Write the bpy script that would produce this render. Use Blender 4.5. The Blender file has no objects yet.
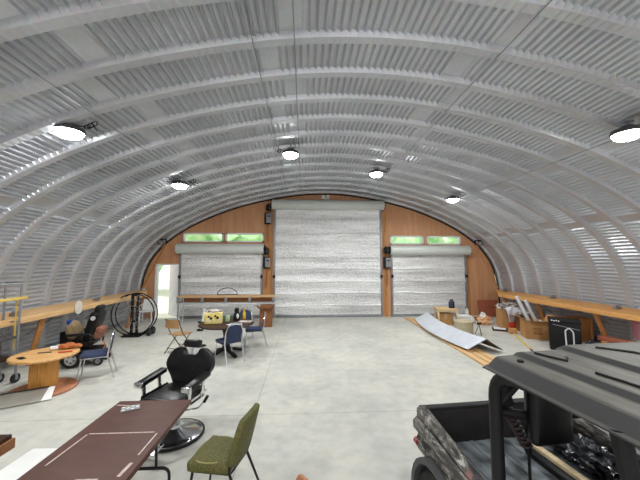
import bpy, bmesh, math, random
from mathutils import Vector, Matrix, noise
random.seed(7)
PI = math.pi
sc = bpy.context.scene
COL = sc.collection

# ------------------------------------------------------------------ helpers
def srgb(h):
    h = h.lstrip('#')
    v = [int(h[i:i+2], 16)/255 for i in (0, 2, 4)]
    return tuple((c/12.92 if c <= .04045 else ((c+.055)/1.055)**2.4) for c in v) + (1,)

def new_mat(name):
    m = bpy.data.materials.new(name); m.use_nodes = True
    nt = m.node_tree; b = nt.nodes['Principled BSDF']
    return m, nt, b

def mat(name, col, rough=.5, metal=0., var=None, scale=8., stretch=(1, 1, 1), amount=.5, bump=0., bscale=None, spec=None):
    """principled colour, varied by a noise towards `var`"""
    m, nt, b = new_mat(name)
    c1 = srgb(col)
    b.inputs['Base Color'].default_value = c1
    b.inputs['Roughness'].default_value = rough
    b.inputs['Metallic'].default_value = metal
    if spec is not None: b.inputs['Specular IOR Level'].default_value = spec
    tc = nt.nodes.new('ShaderNodeTexCoord'); mp = nt.nodes.new('ShaderNodeMapping')
    mp.inputs['Scale'].default_value = stretch
    nt.links.new(tc.outputs['Object'], mp.inputs['Vector'])
    nz = nt.nodes.new('ShaderNodeTexNoise'); nz.inputs['Scale'].default_value = scale
    nz.inputs['Detail'].default_value = 5
    nt.links.new(mp.outputs['Vector'], nz.inputs['Vector'])
    rp = nt.nodes.new('ShaderNodeMapRange'); rp.inputs['From Min'].default_value = .35; rp.inputs['From Max'].default_value = .65
    rp.inputs['To Max'].default_value = amount
    nt.links.new(nz.outputs['Fac'], rp.inputs['Value'])
    mx = nt.nodes.new('ShaderNodeMix'); mx.data_type = 'RGBA'
    mx.inputs['A'].default_value = c1
    mx.inputs['B'].default_value = srgb(var) if var else tuple(x*.8 for x in c1[:3])+(1,)
    nt.links.new(rp.outputs['Result'], mx.inputs['Factor'])
    nt.links.new(mx.outputs['Result'], b.inputs['Base Color'])
    if bump:
        bp = nt.nodes.new('ShaderNodeBump'); bp.inputs['Strength'].default_value = bump; bp.inputs['Distance'].default_value = .02
        if bscale:
            n2 = nt.nodes.new('ShaderNodeTexNoise'); n2.inputs['Scale'].default_value = bscale
            nt.links.new(mp.outputs['Vector'], n2.inputs['Vector']); nt.links.new(n2.outputs['Fac'], bp.inputs['Height'])
        else:
            nt.links.new(nz.outputs['Fac'], bp.inputs['Height'])
        nt.links.new(bp.outputs['Normal'], b.inputs['Normal'])
    return m

def emis(name, col, strength):
    m, nt, b = new_mat(name)
    b.inputs['Base Color'].default_value = srgb(col)
    b.inputs['Emission Color'].default_value = srgb(col)
    b.inputs['Emission Strength'].default_value = strength
    return m

def obj(name, bm, m, parent=None, smooth=35, loc=None, rz=0):
    me = bpy.data.meshes.new(name)
    bmesh.ops.recalc_face_normals(bm, faces=bm.faces[:])
    bm.to_mesh(me); bm.free()
    if isinstance(m, (list, tuple)):
        for k in m: me.materials.append(k)
    else: me.materials.append(m)
    if smooth:
        me.shade_smooth(); me.set_sharp_from_angle(angle=math.radians(smooth))
    o = bpy.data.objects.new(name, me); COL.objects.link(o)
    if parent: o.parent = parent
    if loc: o.location = loc
    if rz: o.rotation_euler = (0, 0, math.radians(rz))
    return o

def tag(o, label, cat, group=None):
    o['label'] = label; o['category'] = cat
    if group: o['group'] = group
    return o

def thing(name, label, cat, loc=(0, 0, 0), rz=0, group=None):
    o = bpy.data.objects.new(name, None); COL.objects.link(o)
    o.empty_display_size = .1
    o.location = loc; o.rotation_euler = (0, 0, math.radians(rz))
    return tag(o, label, cat, group)

def struct(name, bm, m, parent=None, smooth=35, label=None):
    o = obj(name, bm, m, parent, smooth)
    if not parent: o['kind'] = 'structure'
    if label: o['label'] = label
    return o

def dup(root, loc, rz=0, label=None, group=None, scale=None):
    r = root.copy(); COL.objects.link(r); r.location = loc; r.rotation_euler = (0, 0, math.radians(rz))
    if label: r['label'] = label
    if group: r['group'] = group
    if scale: r.scale = scale
    for ch in list(root.children):
        if ch.type == 'LIGHT': continue
        c = ch.copy(); COL.objects.link(c); c.parent = r
        for g in list(ch.children):
            d = g.copy(); COL.objects.link(d); d.parent = c
    return r

def BM(): return bmesh.new()

def bx(bm, c, s, R=None, bev=0., seg=2):
    """box with centre c, full size s"""
    M = Matrix.Translation(Vector(c))
    if R is not None: M = M @ R.to_4x4()
    M = M @ Matrix.Diagonal((s[0], s[1], s[2], 1))
    r = bmesh.ops.create_cube(bm, size=1, matrix=M)
    if bev:
        es = list({e for v in r['verts'] for e in v.link_edges})
        bmesh.ops.bevel(bm, geom=es, offset=bev, segments=seg, profile=.6, affect='EDGES')
    return bm

def box(c, s, R=None, bev=0., seg=2): return bx(BM(), c, s, R, bev, seg)
def R(ax, deg): return Matrix.Rotation(math.radians(deg), 3, ax)

def beam(bm, p, q, w, h, bev=0., up=(0, 0, 1)):
    """squared beam from p to q, width w (sideways) and height h"""
    p, q = Vector(p), Vector(q); d = q-p; L = d.length; d.normalize()
    up = Vector(up)
    if abs(d.dot(up)) > .98: up = Vector((0, 1, 0))
    s = d.cross(up).normalized(); u = s.cross(d).normalized()
    Rm = Matrix((d, s, u)).transposed()
    return bx(bm, (p+q)/2, (L, w, h), Rm, bev)

def cyl(bm, p, q, r, r2=None, n=16, caps=True):
    p, q = Vector(p), Vector(q); d = q-p; L = d.length
    Rm = d.to_track_quat('Z', 'Y').to_matrix().to_4x4()
    bmesh.ops.create_cone(bm, cap_ends=caps, cap_tris=False, segments=n, radius1=r, radius2=r if r2 is None else r2, depth=L,
                          matrix=Matrix.Translation((p+q)/2) @ Rm)
    return bm

def tube(bm, pts, r, n=8, closed=False, caps=True):
    P = [Vector(p) for p in pts]; N = len(P); rings = []
    prev = None
    for i in range(N):
        if closed: t = (P[(i+1) % N]-P[i-1]).normalized()
        else: t = (P[min(i+1, N-1)]-P[max(i-1, 0)]).normalized()
        if prev is None:
            a = Vector((0, 0, 1)) if abs(t.z) < .9 else Vector((1, 0, 0))
            u = t.cross(a).normalized()
        else:
            u = (prev - t*prev.dot(t)).normalized()
        prev = u; v = t.cross(u)
        rr = r[i] if isinstance(r, (list, tuple)) else r
        rings.append([bm.verts.new(P[i]+u*math.cos(2*PI*k/n)*rr+v*math.sin(2*PI*k/n)*rr) for k in range(n)])
    for i in range(N if closed else N-1):
        a, b = rings[i], rings[(i+1) % N]
        for k in range(n):
            bm.faces.new((a[k], a[(k+1) % n], b[(k+1) % n], b[k]))
    if caps and not closed:
        bm.faces.new(rings[0]); bm.faces.new(rings[-1][::-1])
    return bm

def bend(pts, rad=.04, n=4):
    """round the corners of a polyline"""
    P = [Vector(p) for p in pts]; out = [P[0]]
    for i in range(1, len(P)-1):
        a = (P[i-1]-P[i]); b = (P[i+1]-P[i])
        r = min(rad, a.length*.45, b.length*.45)
        A = P[i]+a.normalized()*r; B = P[i]+b.normalized()*r
        for k in range(n+1):
            t = k/n; out.append(A*(1-t)**2+P[i]*2*t*(1-t)+B*t*t)
    out.append(P[-1]); return out

def lathe(bm, prof, n=24, c=(0, 0, 0), axis='Z'):
    rings = []; c = Vector(c)
    def pt(r, z, a):
        x, y = r*math.cos(a), r*math.sin(a)
        return c+Vector((x, y, z) if axis == 'Z' else ((z, x, y) if axis == 'X' else (x, z, y)))
    for r, z in prof:
        if r < 1e-5: rings.append([bm.verts.new(pt(0, z, 0))])
        else: rings.append([bm.verts.new(pt(r, z, 2*PI*k/n)) for k in range(n)])
    for a, b in zip(rings, rings[1:]):
        for k in range(n):
            k2 = (k+1) % n
            if len(a) == 1 and len(b) == 1: continue
            if len(a) == 1: bm.faces.new((a[0], b[k2], b[k]))
            elif len(b) == 1: bm.faces.new((a[k], a[k2], b[0]))
            else: bm.faces.new((a[k], a[k2], b[k2], b[k]))
    return bm

def prism(bm, poly, h, M=None, bev=0.):
    """polygon (x,y) extruded by h along z, then moved by M"""
    M = M or Matrix()
    vs = [bm.verts.new((x, y, 0)) for x, y in poly]
    f = bm.faces.new(vs)
    r = bmesh.ops.extrude_face_region(bm, geom=[f])
    nv = [g for g in r['geom'] if isinstance(g, bmesh.types.BMVert)]
    bmesh.ops.translate(bm, verts=nv, vec=(0, 0, h))
    allv = vs+nv
    if bev:
        es = [e for e in {e for v in allv for e in v.link_edges}]
        es = [e for e in es if len(e.link_faces) == 2 and e.calc_face_angle(0) > .5]
        res = bmesh.ops.bevel(bm, geom=es, offset=bev, segments=2, profile=.6, affect='EDGES')
        allv = list({v for v in allv if v.is_valid} | set(res['verts']))
    bmesh.ops.transform(bm, matrix=M, verts=allv)
    return bm

def grid(bm, fn, nu, nv):
    g = [[bm.verts.new(fn(i/nu, j/nv)) for j in range(nv+1)] for i in range(nu+1)]
    for i in range(nu):
        for j in range(nv):
            bm.faces.new((g[i][j], g[i+1][j], g[i+1][j+1], g[i][j+1]))
    return bm

def thicken(bm, t):
    bmesh.ops.recalc_face_normals(bm, faces=bm.faces[:])
    bmesh.ops.solidify(bm, geom=bm.faces[:], thickness=t)
    return bm

def cushion(w, d, h, r=.04, puff=.02, crown=None):
    """rounded pad w x d x h centred at the origin, puffed in the middle"""
    bm = box((0, 0, 0), (w, d, h), None, min(r, h*.45), 3)
    bmesh.ops.subdivide_edges(bm, edges=[e for e in bm.edges if e.calc_length() > .12], cuts=4, use_grid_fill=True)
    for v in bm.verts:
        k = max(0, 1-(2*v.co.x/w)**2)*max(0, 1-(2*v.co.y/d)**2)
        v.co.z += math.copysign(puff*k, v.co.z)
    return bm

def move(bm, M):
    if isinstance(M, (tuple, list, Vector)): M = Matrix.Translation(M)
    bmesh.ops.transform(bm, matrix=M, verts=bm.verts[:]); return bm

def blob(r, sc3=(1, 1, 1), c=(0, 0, 0), amp=.2, f=3., sub=3, seed=0., flat=None):
    bm = BM(); bmesh.ops.create_icosphere(bm, subdivisions=sub, radius=1)
    for v in bm.verts:
        n = noise.noise(v.co*f+Vector((seed, seed*1.7, 3.1)))
        v.co *= r*(1+amp*n*2)
        v.co = Vector((v.co.x*sc3[0]+c[0], v.co.y*sc3[1]+c[1], v.co.z*sc3[2]+c[2]))
        if flat is not None and v.co.z < flat: v.co.z = flat
    return bm

def T(x, y, z): return Matrix.Translation((x, y, z))

# ------------------------------------------------------------------ materials
def wood(name, c, v, along='Y', rough=.6):
    st = {'X': (1.2, 14, 14), 'Y': (14, 1.2, 14), 'Z': (14, 14, 1.2)}[along]
    return mat(name, c, rough, 0, v, 2.2, st, .85, .12)

M = {}
M['lumber_y'] = wood('lumber_y', '#deb988', '#c89a64', 'Y')
M['lumber_x'] = wood('lumber_x', '#d6b083', '#b98a58', 'X')
M['lumber_z'] = wood('lumber_z', '#c98f52', '#a46a35', 'Z')
M['lumber_orange'] = wood('lumber_orange', '#dca463', '#bf8545', 'Y')
M['pale_wood_x'] = wood('pale_wood_x', '#e3d0ac', '#cdb488', 'X')
M['ply'] = mat('ply', '#d8b98a', .6, 0, '#bf9a66', 3, (3, 12, 12), .7)
M['spool_wood'] = wood('spool_wood', '#dbb077', '#b88449', 'X')
M['spool_column'] = wood('spool_column', '#d39a4e', '#ae742f', 'Z')
M['stain_wood'] = wood('stain_wood', '#b97f5d', '#9a6243', 'X')
M['red_wood'] = wood('red_wood', '#a8604a', '#87452f', 'Y')
M['dark_wood'] = mat('dark_wood', '#3f281e', .5, 0, '#2a1a14', 2.2, (1.2, 14, 14), .85, .1, spec=.2)
M['black'] = mat('black', '#101012', .55, 0, '#08080a', 6, spec=.3)
M['black_vinyl'] = mat('black_vinyl', '#0d0d10', .36, 0, '#08080a', 10, bump=.05, spec=.3)
M['black_metal'] = mat('black_metal', '#1a1a1c', .4, .3, '#0e0e10', 8)
M['rubber'] = mat('rubber', '#1b1b1c', .85, 0, '#101011', 20, bump=.1)
M['plastic_grey'] = mat('plastic_grey', '#8c8d8f', .5, 0, '#77787a', 6)
M['grey_metal'] = mat('grey_metal', '#9a9da0', .4, .6, '#7c7f83', 8)
M['dark_grey'] = mat('dark_grey', '#4a4a4c', .6, 0, '#38383a', 8)
M['chrome'] = mat('chrome', '#d8d9dc', .18, 1., '#c4c5c9', 4)
M['steel_white'] = mat('steel_white', '#d5d6d8', .35, .3, '#c0c1c4', 6)
M['white'] = mat('white', '#e8e8e6', .5, 0, '#d8d8d6', 5)
M['white_paint'] = mat('white_paint', '#e4e5e4', .55, 0, '#d2d3d2', 3)
M['blue_cloth'] = mat('blue_cloth', '#2f3a58', .8, 0, '#222c48', 60, bump=.1)
M['navy'] = mat('navy', '#20294a', .5, 0, '#161c36', 10)
M['olive'] = mat('olive', '#64612f', .75, 0, '#403e1e', 70, amount=.9, bump=.2)
M['olive_piping'] = mat('olive_piping', '#98925a', .6, 0, '#7f7a48', 20)
M['tan_metal'] = mat('tan_metal', '#b08a5c', .45, .1, '#96734a', 8)
M['tan_frame'] = mat('tan_frame', '#6d4c34', .45, .3, '#55392a', 8)
M['cardboard'] = mat('cardboard', '#b98a58', .8, 0, '#a57845', 5, amount=.7)
M['cardboard_dark'] = mat('cardboard_dark', '#8b5a35', .8, 0, '#754829', 5)
M['party'] = mat('party', '#e8cb3c', .6, 0, '#f0e6b4', 16, amount=1.)
M['yellow'] = mat('yellow', '#e3c32b', .5, 0, '#caa61f', 5)
M['yellow_board'] = mat('yellow_board', '#d9bd62', .6, 0, '#c09e45', 5, (1, 8, 8))
M['orange'] = mat('orange', '#d08a3a', .5, 0, '#d9c9b4', 6, amount=.8)
M['red'] = mat('red', '#c23a22', .5, 0, '#a42a18', 8)
M['pink'] = mat('pink', '#d79aa8', .95, 0, '#c27f90', 20, bump=.5)
M['tan_cloth'] = mat('tan_cloth', '#8f7a5c', .9, 0, '#6f5d44', 20, bump=.2)
M['beige'] = mat('beige', '#b3a688', .7, 0, '#a39677', 4)
M['cloth_white'] = mat('cloth_white', '#dcdde2', .9, 0, '#c3c6d0', 10, bump=.2)
M['clutter'] = mat('clutter', '#d4cfc9', .8, 0, '#7b6a62', 14, amount=1.)
M['bag_black'] = mat('bag_black', '#1c1d22', .25, 0, '#2d2f36', 12, bump=.4)
M['bag_grey'] = mat('bag_grey', '#3a4048', .3, 0, '#23272d', 12, bump=.4)
M['blue'] = mat('blue', '#2f5aa8', .4, 0, '#234a92', 5)
M['leather_orange'] = mat('leather_orange', '#b3652f', .7, 0, '#8f4a1f', 12)
M['brown_top'] = mat('brown_top', '#57352c', .5, 0, '#4b2c25', 5, (1, 2, 1), .8, spec=.3)
M['worn_white'] = mat('worn_white', '#cdbdb6', .6, 0, '#b29a92', 30, amount=1.)
M['brown_edge'] = mat('brown_edge', '#3d2721', .5, 0, '#2c1b17', 8)
M['roof_plastic'] = mat('roof_plastic', '#565551', .5, 0, '#4a4945', 6, (6, 1, 1), .9, .05, 300)
def dusty_lit(name, col, dust_lit, rough):  # upward faces painted lighter, part dust, part the light on them
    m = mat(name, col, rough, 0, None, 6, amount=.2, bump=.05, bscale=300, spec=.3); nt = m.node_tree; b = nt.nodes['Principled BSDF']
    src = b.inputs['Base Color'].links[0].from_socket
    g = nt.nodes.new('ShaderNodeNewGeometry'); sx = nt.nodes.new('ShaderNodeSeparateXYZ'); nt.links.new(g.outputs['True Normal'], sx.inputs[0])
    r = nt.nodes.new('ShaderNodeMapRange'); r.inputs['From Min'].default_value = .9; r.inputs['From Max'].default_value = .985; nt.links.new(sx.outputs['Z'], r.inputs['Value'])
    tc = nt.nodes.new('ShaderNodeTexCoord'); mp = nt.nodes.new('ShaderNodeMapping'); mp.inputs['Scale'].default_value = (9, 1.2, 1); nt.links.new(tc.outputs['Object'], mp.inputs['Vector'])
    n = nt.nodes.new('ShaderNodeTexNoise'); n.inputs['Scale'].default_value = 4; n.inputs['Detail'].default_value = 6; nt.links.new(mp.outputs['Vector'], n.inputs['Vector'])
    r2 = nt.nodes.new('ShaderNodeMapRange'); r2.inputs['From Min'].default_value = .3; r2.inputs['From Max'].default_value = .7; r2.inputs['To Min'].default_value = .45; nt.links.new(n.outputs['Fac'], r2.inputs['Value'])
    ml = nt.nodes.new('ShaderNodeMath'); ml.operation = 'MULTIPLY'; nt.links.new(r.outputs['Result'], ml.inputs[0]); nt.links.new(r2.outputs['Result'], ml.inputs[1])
    mx = nt.nodes.new('ShaderNodeMix'); mx.data_type = 'RGBA'; mx.inputs['B'].default_value = srgb(dust_lit)
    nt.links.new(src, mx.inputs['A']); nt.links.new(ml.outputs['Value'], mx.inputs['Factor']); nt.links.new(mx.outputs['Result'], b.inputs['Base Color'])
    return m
M['roof_plastic'] = dusty_lit('roof_plastic', '#363636', '#6e6b64', .55)
M['utv_black'] = mat('utv_black', '#19191b', .55, 0, '#101012', 8, spec=.3)
M['liner'] = mat('liner', '#211f20', .6, 0, '#2f2b2a', 9, spec=.3)
M['bed_floor'] = mat('bed_floor', '#2d3033', .5, 0, '#8c9398', 9, (1, .6, 1), .9)
M['tail_red'] = mat('tail_red', '#9c2f2a', .3, 0, '#7d211d', 5)
M['foil_tube'] = mat('foil_tube', '#d7d9dc', .35, .3, '#bfc2c7', 8)
M['leaf'] = mat('leaf', '#c2dcae', .8, 0, '#86b87f', 2.2, amount=1.)
M['bark'] = mat('bark', '#6c5640', .9, 0, '#4d3c2c', 6)
M['sheet_white'] = mat('sheet_white', '#d3d8e0', .4, .25, '#bcc3cf', 4)
M['sheet_under'] = mat('sheet_under', '#5d4632', .7, 0, '#3f2f22', 6)
M['galv_grey'] = mat('galv_grey', '#918d85', .5, .2, '#7f7b74', 5)

def galv_mat():
    m, nt, b = new_mat('galvanized')
    tc = nt.nodes.new('ShaderNodeTexCoord')
    n1 = nt.nodes.new('ShaderNodeTexNoise'); n1.inputs['Scale'].default_value = .9; n1.inputs['Detail'].default_value = 4
    n2 = nt.nodes.new('ShaderNodeTexVoronoi'); n2.inputs['Scale'].default_value = 28
    nt.links.new(tc.outputs['Object'], n1.inputs['Vector']); nt.links.new(tc.outputs['Object'], n2.inputs['Vector'])
    r = nt.nodes.new('ShaderNodeValToRGB')
    r.color_ramp.elements[0].position = .3; r.color_ramp.elements[0].color = srgb('#b9bcc2')
    r.color_ramp.elements[1].position = .7; r.color_ramp.elements[1].color = srgb('#cccfd5')
    nt.links.new(n1.outputs['Fac'], r.inputs['Fac'])
    mx = nt.nodes.new('ShaderNodeMix'); mx.data_type = 'RGBA'; mx.blend_type = 'MULTIPLY'; mx.inputs['Factor'].default_value = .1
    nt.links.new(r.outputs['Color'], mx.inputs['A']); nt.links.new(n2.outputs['Color'], mx.inputs['B'])
    nt.links.new(mx.outputs['Result'], b.inputs['Base Color'])
    b.inputs['Metallic'].default_value = .5; b.inputs['Roughness'].default_value = .36
    return m
M['galv'] = galv_mat()

def floor_mat():
    m, nt, b = new_mat('concrete')
    tc = nt.nodes.new('ShaderNodeTexCoord')
    n1 = nt.nodes.new('ShaderNodeTexNoise'); n1.inputs['Scale'].default_value = .8; n1.inputs['Detail'].default_value = 9; n1.inputs['Roughness'].default_value = .62
    n2 = nt.nodes.new('ShaderNodeTexNoise'); n2.inputs['Scale'].default_value = 6; n2.inputs['Detail'].default_value = 6
    for n in (n1, n2): nt.links.new(tc.outputs['Object'], n.inputs['Vector'])
    r1 = nt.nodes.new('ShaderNodeValToRGB'); e = r1.color_ramp.elements
    e[0].position = .35; e[0].color = srgb('#b6b6b0'); e[1].position = .65; e[1].color = srgb('#d0cec4')
    r2 = nt.nodes.new('ShaderNodeValToRGB'); e = r2.color_ramp.elements
    e[0].position = .3; e[0].color = (.74, .75, .77, 1); e[1].position = .6; e[1].color = (1, 1, 1, 1)
    nt.links.new(n1.outputs['Fac'], r1.inputs['Fac']); nt.links.new(n2.outputs['Fac'], r2.inputs['Fac'])
    mx = nt.nodes.new('ShaderNodeMix'); mx.data_type = 'RGBA'; mx.blend_type = 'MULTIPLY'; mx.inputs['Factor'].default_value = .55
    nt.links.new(r1.outputs['Color'], mx.inputs['A']); nt.links.new(r2.outputs['Color'], mx.inputs['B'])
    # saw-cut control joints
    br = nt.nodes.new('ShaderNodeTexBrick'); br.offset = 0; br.inputs['Scale'].default_value = 1
    br.inputs['Brick Width'].default_value = 4.6; br.inputs['Row Height'].default_value = 4.35; br.inputs['Mortar Size'].default_value = .006
    br.inputs['Color1'].default_value = br.inputs['Color2'].default_value = (1, 1, 1, 1); br.inputs['Mortar'].default_value = (.62, .62, .6, 1)
    mp = nt.nodes.new('ShaderNodeMapping'); mp.inputs['Location'].default_value = (.72, -.2, 0)
    nt.links.new(tc.outputs['Object'], mp.inputs['Vector']); nt.links.new(mp.outputs['Vector'], br.inputs['Vector'])
    m2 = nt.nodes.new('ShaderNodeMix'); m2.data_type = 'RGBA'; m2.blend_type = 'MULTIPLY'; m2.inputs['Factor'].default_value = 1
    nt.links.new(mx.outputs['Result'], m2.inputs['A']); nt.links.new(br.outputs['Color'], m2.inputs['B'])
    nt.links.new(m2.outputs['Result'], b.inputs['Base Color'])
    b.inputs['Roughness'].default_value = .5; b.inputs['Specular IOR Level'].default_value = .35
    bp = nt.nodes.new('ShaderNodeBump'); bp.inputs['Strength'].default_value = .06
    nt.links.new(n2.outputs['Fac'], bp.inputs['Height']); nt.links.new(bp.outputs['Normal'], b.inputs['Normal'])
    return m

def wall_mat():
    m, nt, b = new_mat('stained_plywood')
    tc = nt.nodes.new('ShaderNodeTexCoord')
    mp = nt.nodes.new('ShaderNodeMapping'); mp.inputs['Scale'].default_value = (5, 1, .5)
    nt.links.new(tc.outputs['Object'], mp.inputs['Vector'])
    n1 = nt.nodes.new('ShaderNodeTexNoise'); n1.inputs['Scale'].default_value = 1.3; n1.inputs['Detail'].default_value = 5
    nt.links.new(mp.outputs['Vector'], n1.inputs['Vector'])
    r = nt.nodes.new('ShaderNodeValToRGB'); e = r.color_ramp.elements
    e[0].position = .3; e[0].color = srgb('#c38a62'); e[1].position = .7; e[1].color = srgb('#d2a077')
    nt.links.new(n1.outputs['Fac'], r.inputs['Fac'])
    mp2 = nt.nodes.new('ShaderNodeMapping'); mp2.inputs['Rotation'].default_value = (PI/2, 0, 0)
    nt.links.new(tc.outputs['Object'], mp2.inputs['Vector'])
    br = nt.nodes.new('ShaderNodeTexBrick'); br.offset = 0; br.inputs['Scale'].default_value = 1
    br.inputs['Brick Width'].default_value = 1.22; br.inputs['Row Height'].default_value = 2.44; br.inputs['Mortar Size'].default_value = .005
    br.inputs['Color1'].default_value = (1, 1, 1, 1); br.inputs['Color2'].default_value = (.93, .92, .9, 1); br.inputs['Mortar'].default_value = (.7, .66, .62, 1)
    nt.links.new(mp2.outputs['Vector'], br.inputs['Vector'])
    m2 = nt.nodes.new('ShaderNodeMix'); m2.data_type = 'RGBA'; m2.blend_type = 'MULTIPLY'; m2.inputs['Factor'].default_value = .8
    nt.links.new(r.outputs['Color'], m2.inputs['A']); nt.links.new(br.outputs['Color'], m2.inputs['B'])
    nt.links.new(m2.outputs['Result'], b.inputs['Base Color'])
    b.inputs['Roughness'].default_value = .55
    return m

def foil_mat():
    """quilted bubble-foil insulation with lengthwise creases"""
    m, nt, b = new_mat('bubble_foil')
    tc = nt.nodes.new('ShaderNodeTexCoord')
    vo = nt.nodes.new('ShaderNodeTexVoronoi'); vo.inputs['Scale'].default_value = 17
    nt.links.new(tc.outputs['Object'], vo.inputs['Vector'])
    mp = nt.nodes.new('ShaderNodeMapping'); mp.inputs['Scale'].default_value = (.22, 1, 2.6)
    nt.links.new(tc.outputs['Object'], mp.inputs['Vector'])
    n1 = nt.nodes.new('ShaderNodeTexNoise'); n1.inputs['Scale'].default_value = 1.6; n1.inputs['Detail'].default_value = 6; n1.inputs['Roughness'].default_value = .65
    nt.links.new(mp.outputs['Vector'], n1.inputs['Vector'])
    r = nt.nodes.new('ShaderNodeValToRGB'); e = r.color_ramp.elements
    e[0].position = .3; e[0].color = srgb('#b0b3b6'); e[1].position = .62; e[1].color = srgb('#e8eaee')
    nt.links.new(n1.outputs['Fac'], r.inputs['Fac'])
    mx = nt.nodes.new('ShaderNodeMix'); mx.data_type = 'RGBA'; mx.blend_type = 'OVERLAY'; mx.inputs['Factor'].default_value = .28
    nt.links.new(r.outputs['Color'], mx.inputs['A']); nt.links.new(vo.outputs['Color'], mx.inputs['B'])
    hs = nt.nodes.new('ShaderNodeHueSaturation'); hs.inputs['Saturation'].default_value = .08
    nt.links.new(mx.outputs['Result'], hs.inputs['Color'])
    nt.links.new(hs.outputs['Color'], b.inputs['Base Color'])
    b.inputs['Metallic'].default_value = .35; b.inputs['Roughness'].default_value = .38
    ad = nt.nodes.new('ShaderNodeMath'); ad.operation = 'MULTIPLY_ADD'; ad.inputs[1].default_value = 2.5
    nt.links.new(n1.outputs['Fac'], ad.inputs[0]); nt.links.new(vo.outputs['Distance'], ad.inputs[2])
    bp = nt.nodes.new('ShaderNodeBump'); bp.inputs['Strength'].default_value = .55; bp.inputs['Distance'].default_value = .03
    nt.links.new(ad.outputs['Value'], bp.inputs['Height']); nt.links.new(bp.outputs['Normal'], b.inputs['Normal'])
    return m

def camo_mat():
    m, nt, b = new_mat('camouflage')
    tc = nt.nodes.new('ShaderNodeTexCoord')
    mp = nt.nodes.new('ShaderNodeMapping'); mp.inputs['Scale'].default_value = (1.6, .5, 1.6)
    nt.links.new(tc.outputs['Object'], mp.inputs['Vector'])
    n = nt.nodes.new('ShaderNodeTexNoise'); n.inputs['Scale'].default_value = 15; n.inputs['Detail'].default_value = 5; n.inputs['Distortion'].default_value = 1.0
    nt.links.new(mp.outputs['Vector'], n.inputs['Vector'])
    r = nt.nodes.new('ShaderNodeValToRGB'); r.color_ramp.interpolation = 'LINEAR'
    e = r.color_ramp.elements
    e[0].position = .36; e[0].color = srgb('#2a2826'); e[1].position = .68; e[1].color = srgb('#b3afa8')
    for p, c in ((.43, '#1f1c1a'), (.48, '#55504a'), (.53, '#2c2724'), (.58, '#8f8a83'), (.62, '#45403b')):
        x = e.new(p); x.color = srgb(c)
    nt.links.new(n.outputs['Fac'], r.inputs['Fac'])
    n2 = nt.nodes.new('ShaderNodeTexNoise'); n2.inputs['Scale'].default_value = 7
    nt.links.new(tc.outputs['Object'], n2.inputs['Vector'])
    r2 = nt.nodes.new('ShaderNodeMapRange'); r2.inputs['From Min'].default_value = .68; r2.inputs['From Max'].default_value = .73
    nt.links.new(n2.outputs['Fac'], r2.inputs['Value'])
    mx = nt.nodes.new('ShaderNodeMix'); mx.data_type = 'RGBA'; mx.inputs['B'].default_value = srgb('#8a5850')
    nt.links.new(r2.outputs['Result'], mx.inputs['Factor']); nt.links.new(r.outputs['Color'], mx.inputs['A'])
    nt.links.new(mx.outputs['Result'], b.inputs['Base Color'])
    b.inputs['Roughness'].default_value = .4
    return m

def glass_mat():
    m, nt, b = new_mat('clear_glass')
    b.inputs['Base Color'].default_value = (.9, .97, .93, 1); b.inputs['Roughness'].default_value = .02
    b.inputs['Transmission Weight'].default_value = 1; b.inputs['IOR'].default_value = 1.02
    return m
M['camo'] = camo_mat(); M['foil'] = foil_mat(); M['glass'] = glass_mat()
M['floor'] = floor_mat(); M['wall'] = wall_mat()
M['roll_hood'] = mat('roll_hood', '#d3d8d3', .45, .1, '#c6ccc6', 3)
M['grass'] = mat('grass', '#d3d3c4', .95, 0, '#c2c4ae', 1, amount=1.)

# ------------------------------------------------------------------ the hangar shell
XC = .87                                  # centre line of the arch
Y_BACK, Y_FRONT = 12.25, -4.2
RAW = [(0, 5.05), (1.0, 5.0), (2.1, 4.82), (3.1, 4.58), (3.95, 4.33), (4.85, 3.94), (5.5, 3.62), (6.15, 3.18), (6.7, 2.7), (7.0, 2.25),
       (7.15, 1.85), (7.24, 1.4), (7.27, 1.0), (7.28, .5), (7.28, 0)]
def smooth_profile():
    full = [(-x, z) for x, z in RAW[::-1]] + RAW[1:]
    P = [Vector((x, 0, z)) for x, z in full]
    def resample(P, n):
        L = [0]
        for a, b in zip(P, P[1:]): L.append(L[-1]+(b-a).length)
        out = []; j = 0
        for i in range(n+1):
            s = L[-1]*i/n
            while j < len(P)-2 and L[j+1] < s: j += 1
            t = (s-L[j])/(L[j+1]-L[j]); out.append(P[j].lerp(P[j+1], t))
        return out, L[-1]
    Q, _ = resample(P, 240)
    for _ in range(60):
        Q = [Q[0]] + [(Q[i-1]+Q[i]*2+Q[i+1])/4 for i in range(1, len(Q)-1)] + [Q[-1]]
    return resample(Q, 240)
PROF, ARC_L = smooth_profile()
def prof_at(s):
    t = max(0, min(.99999, s/ARC_L))*240; i = int(t); p = PROF[i].lerp(PROF[i+1], t-i)
    d = (PROF[min(i+2, 240)]-PROF[max(i-1, 0)]).normalized()
    n = Vector((-d.z, 0, d.x))                                   # outward
    if n.dot(Vector((p.x, 0, p.z-1))) < 0: n = -n
    return p, n
def arch_z(x):
    x = min(7.27, abs(x-XC))
    for a, b in zip(PROF[120:], PROF[121:]):
        if a.x <= x <= b.x: return a.z+(b.z-a.z)*(x-a.x)/max(1e-6, b.x-a.x)
    return 0

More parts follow.
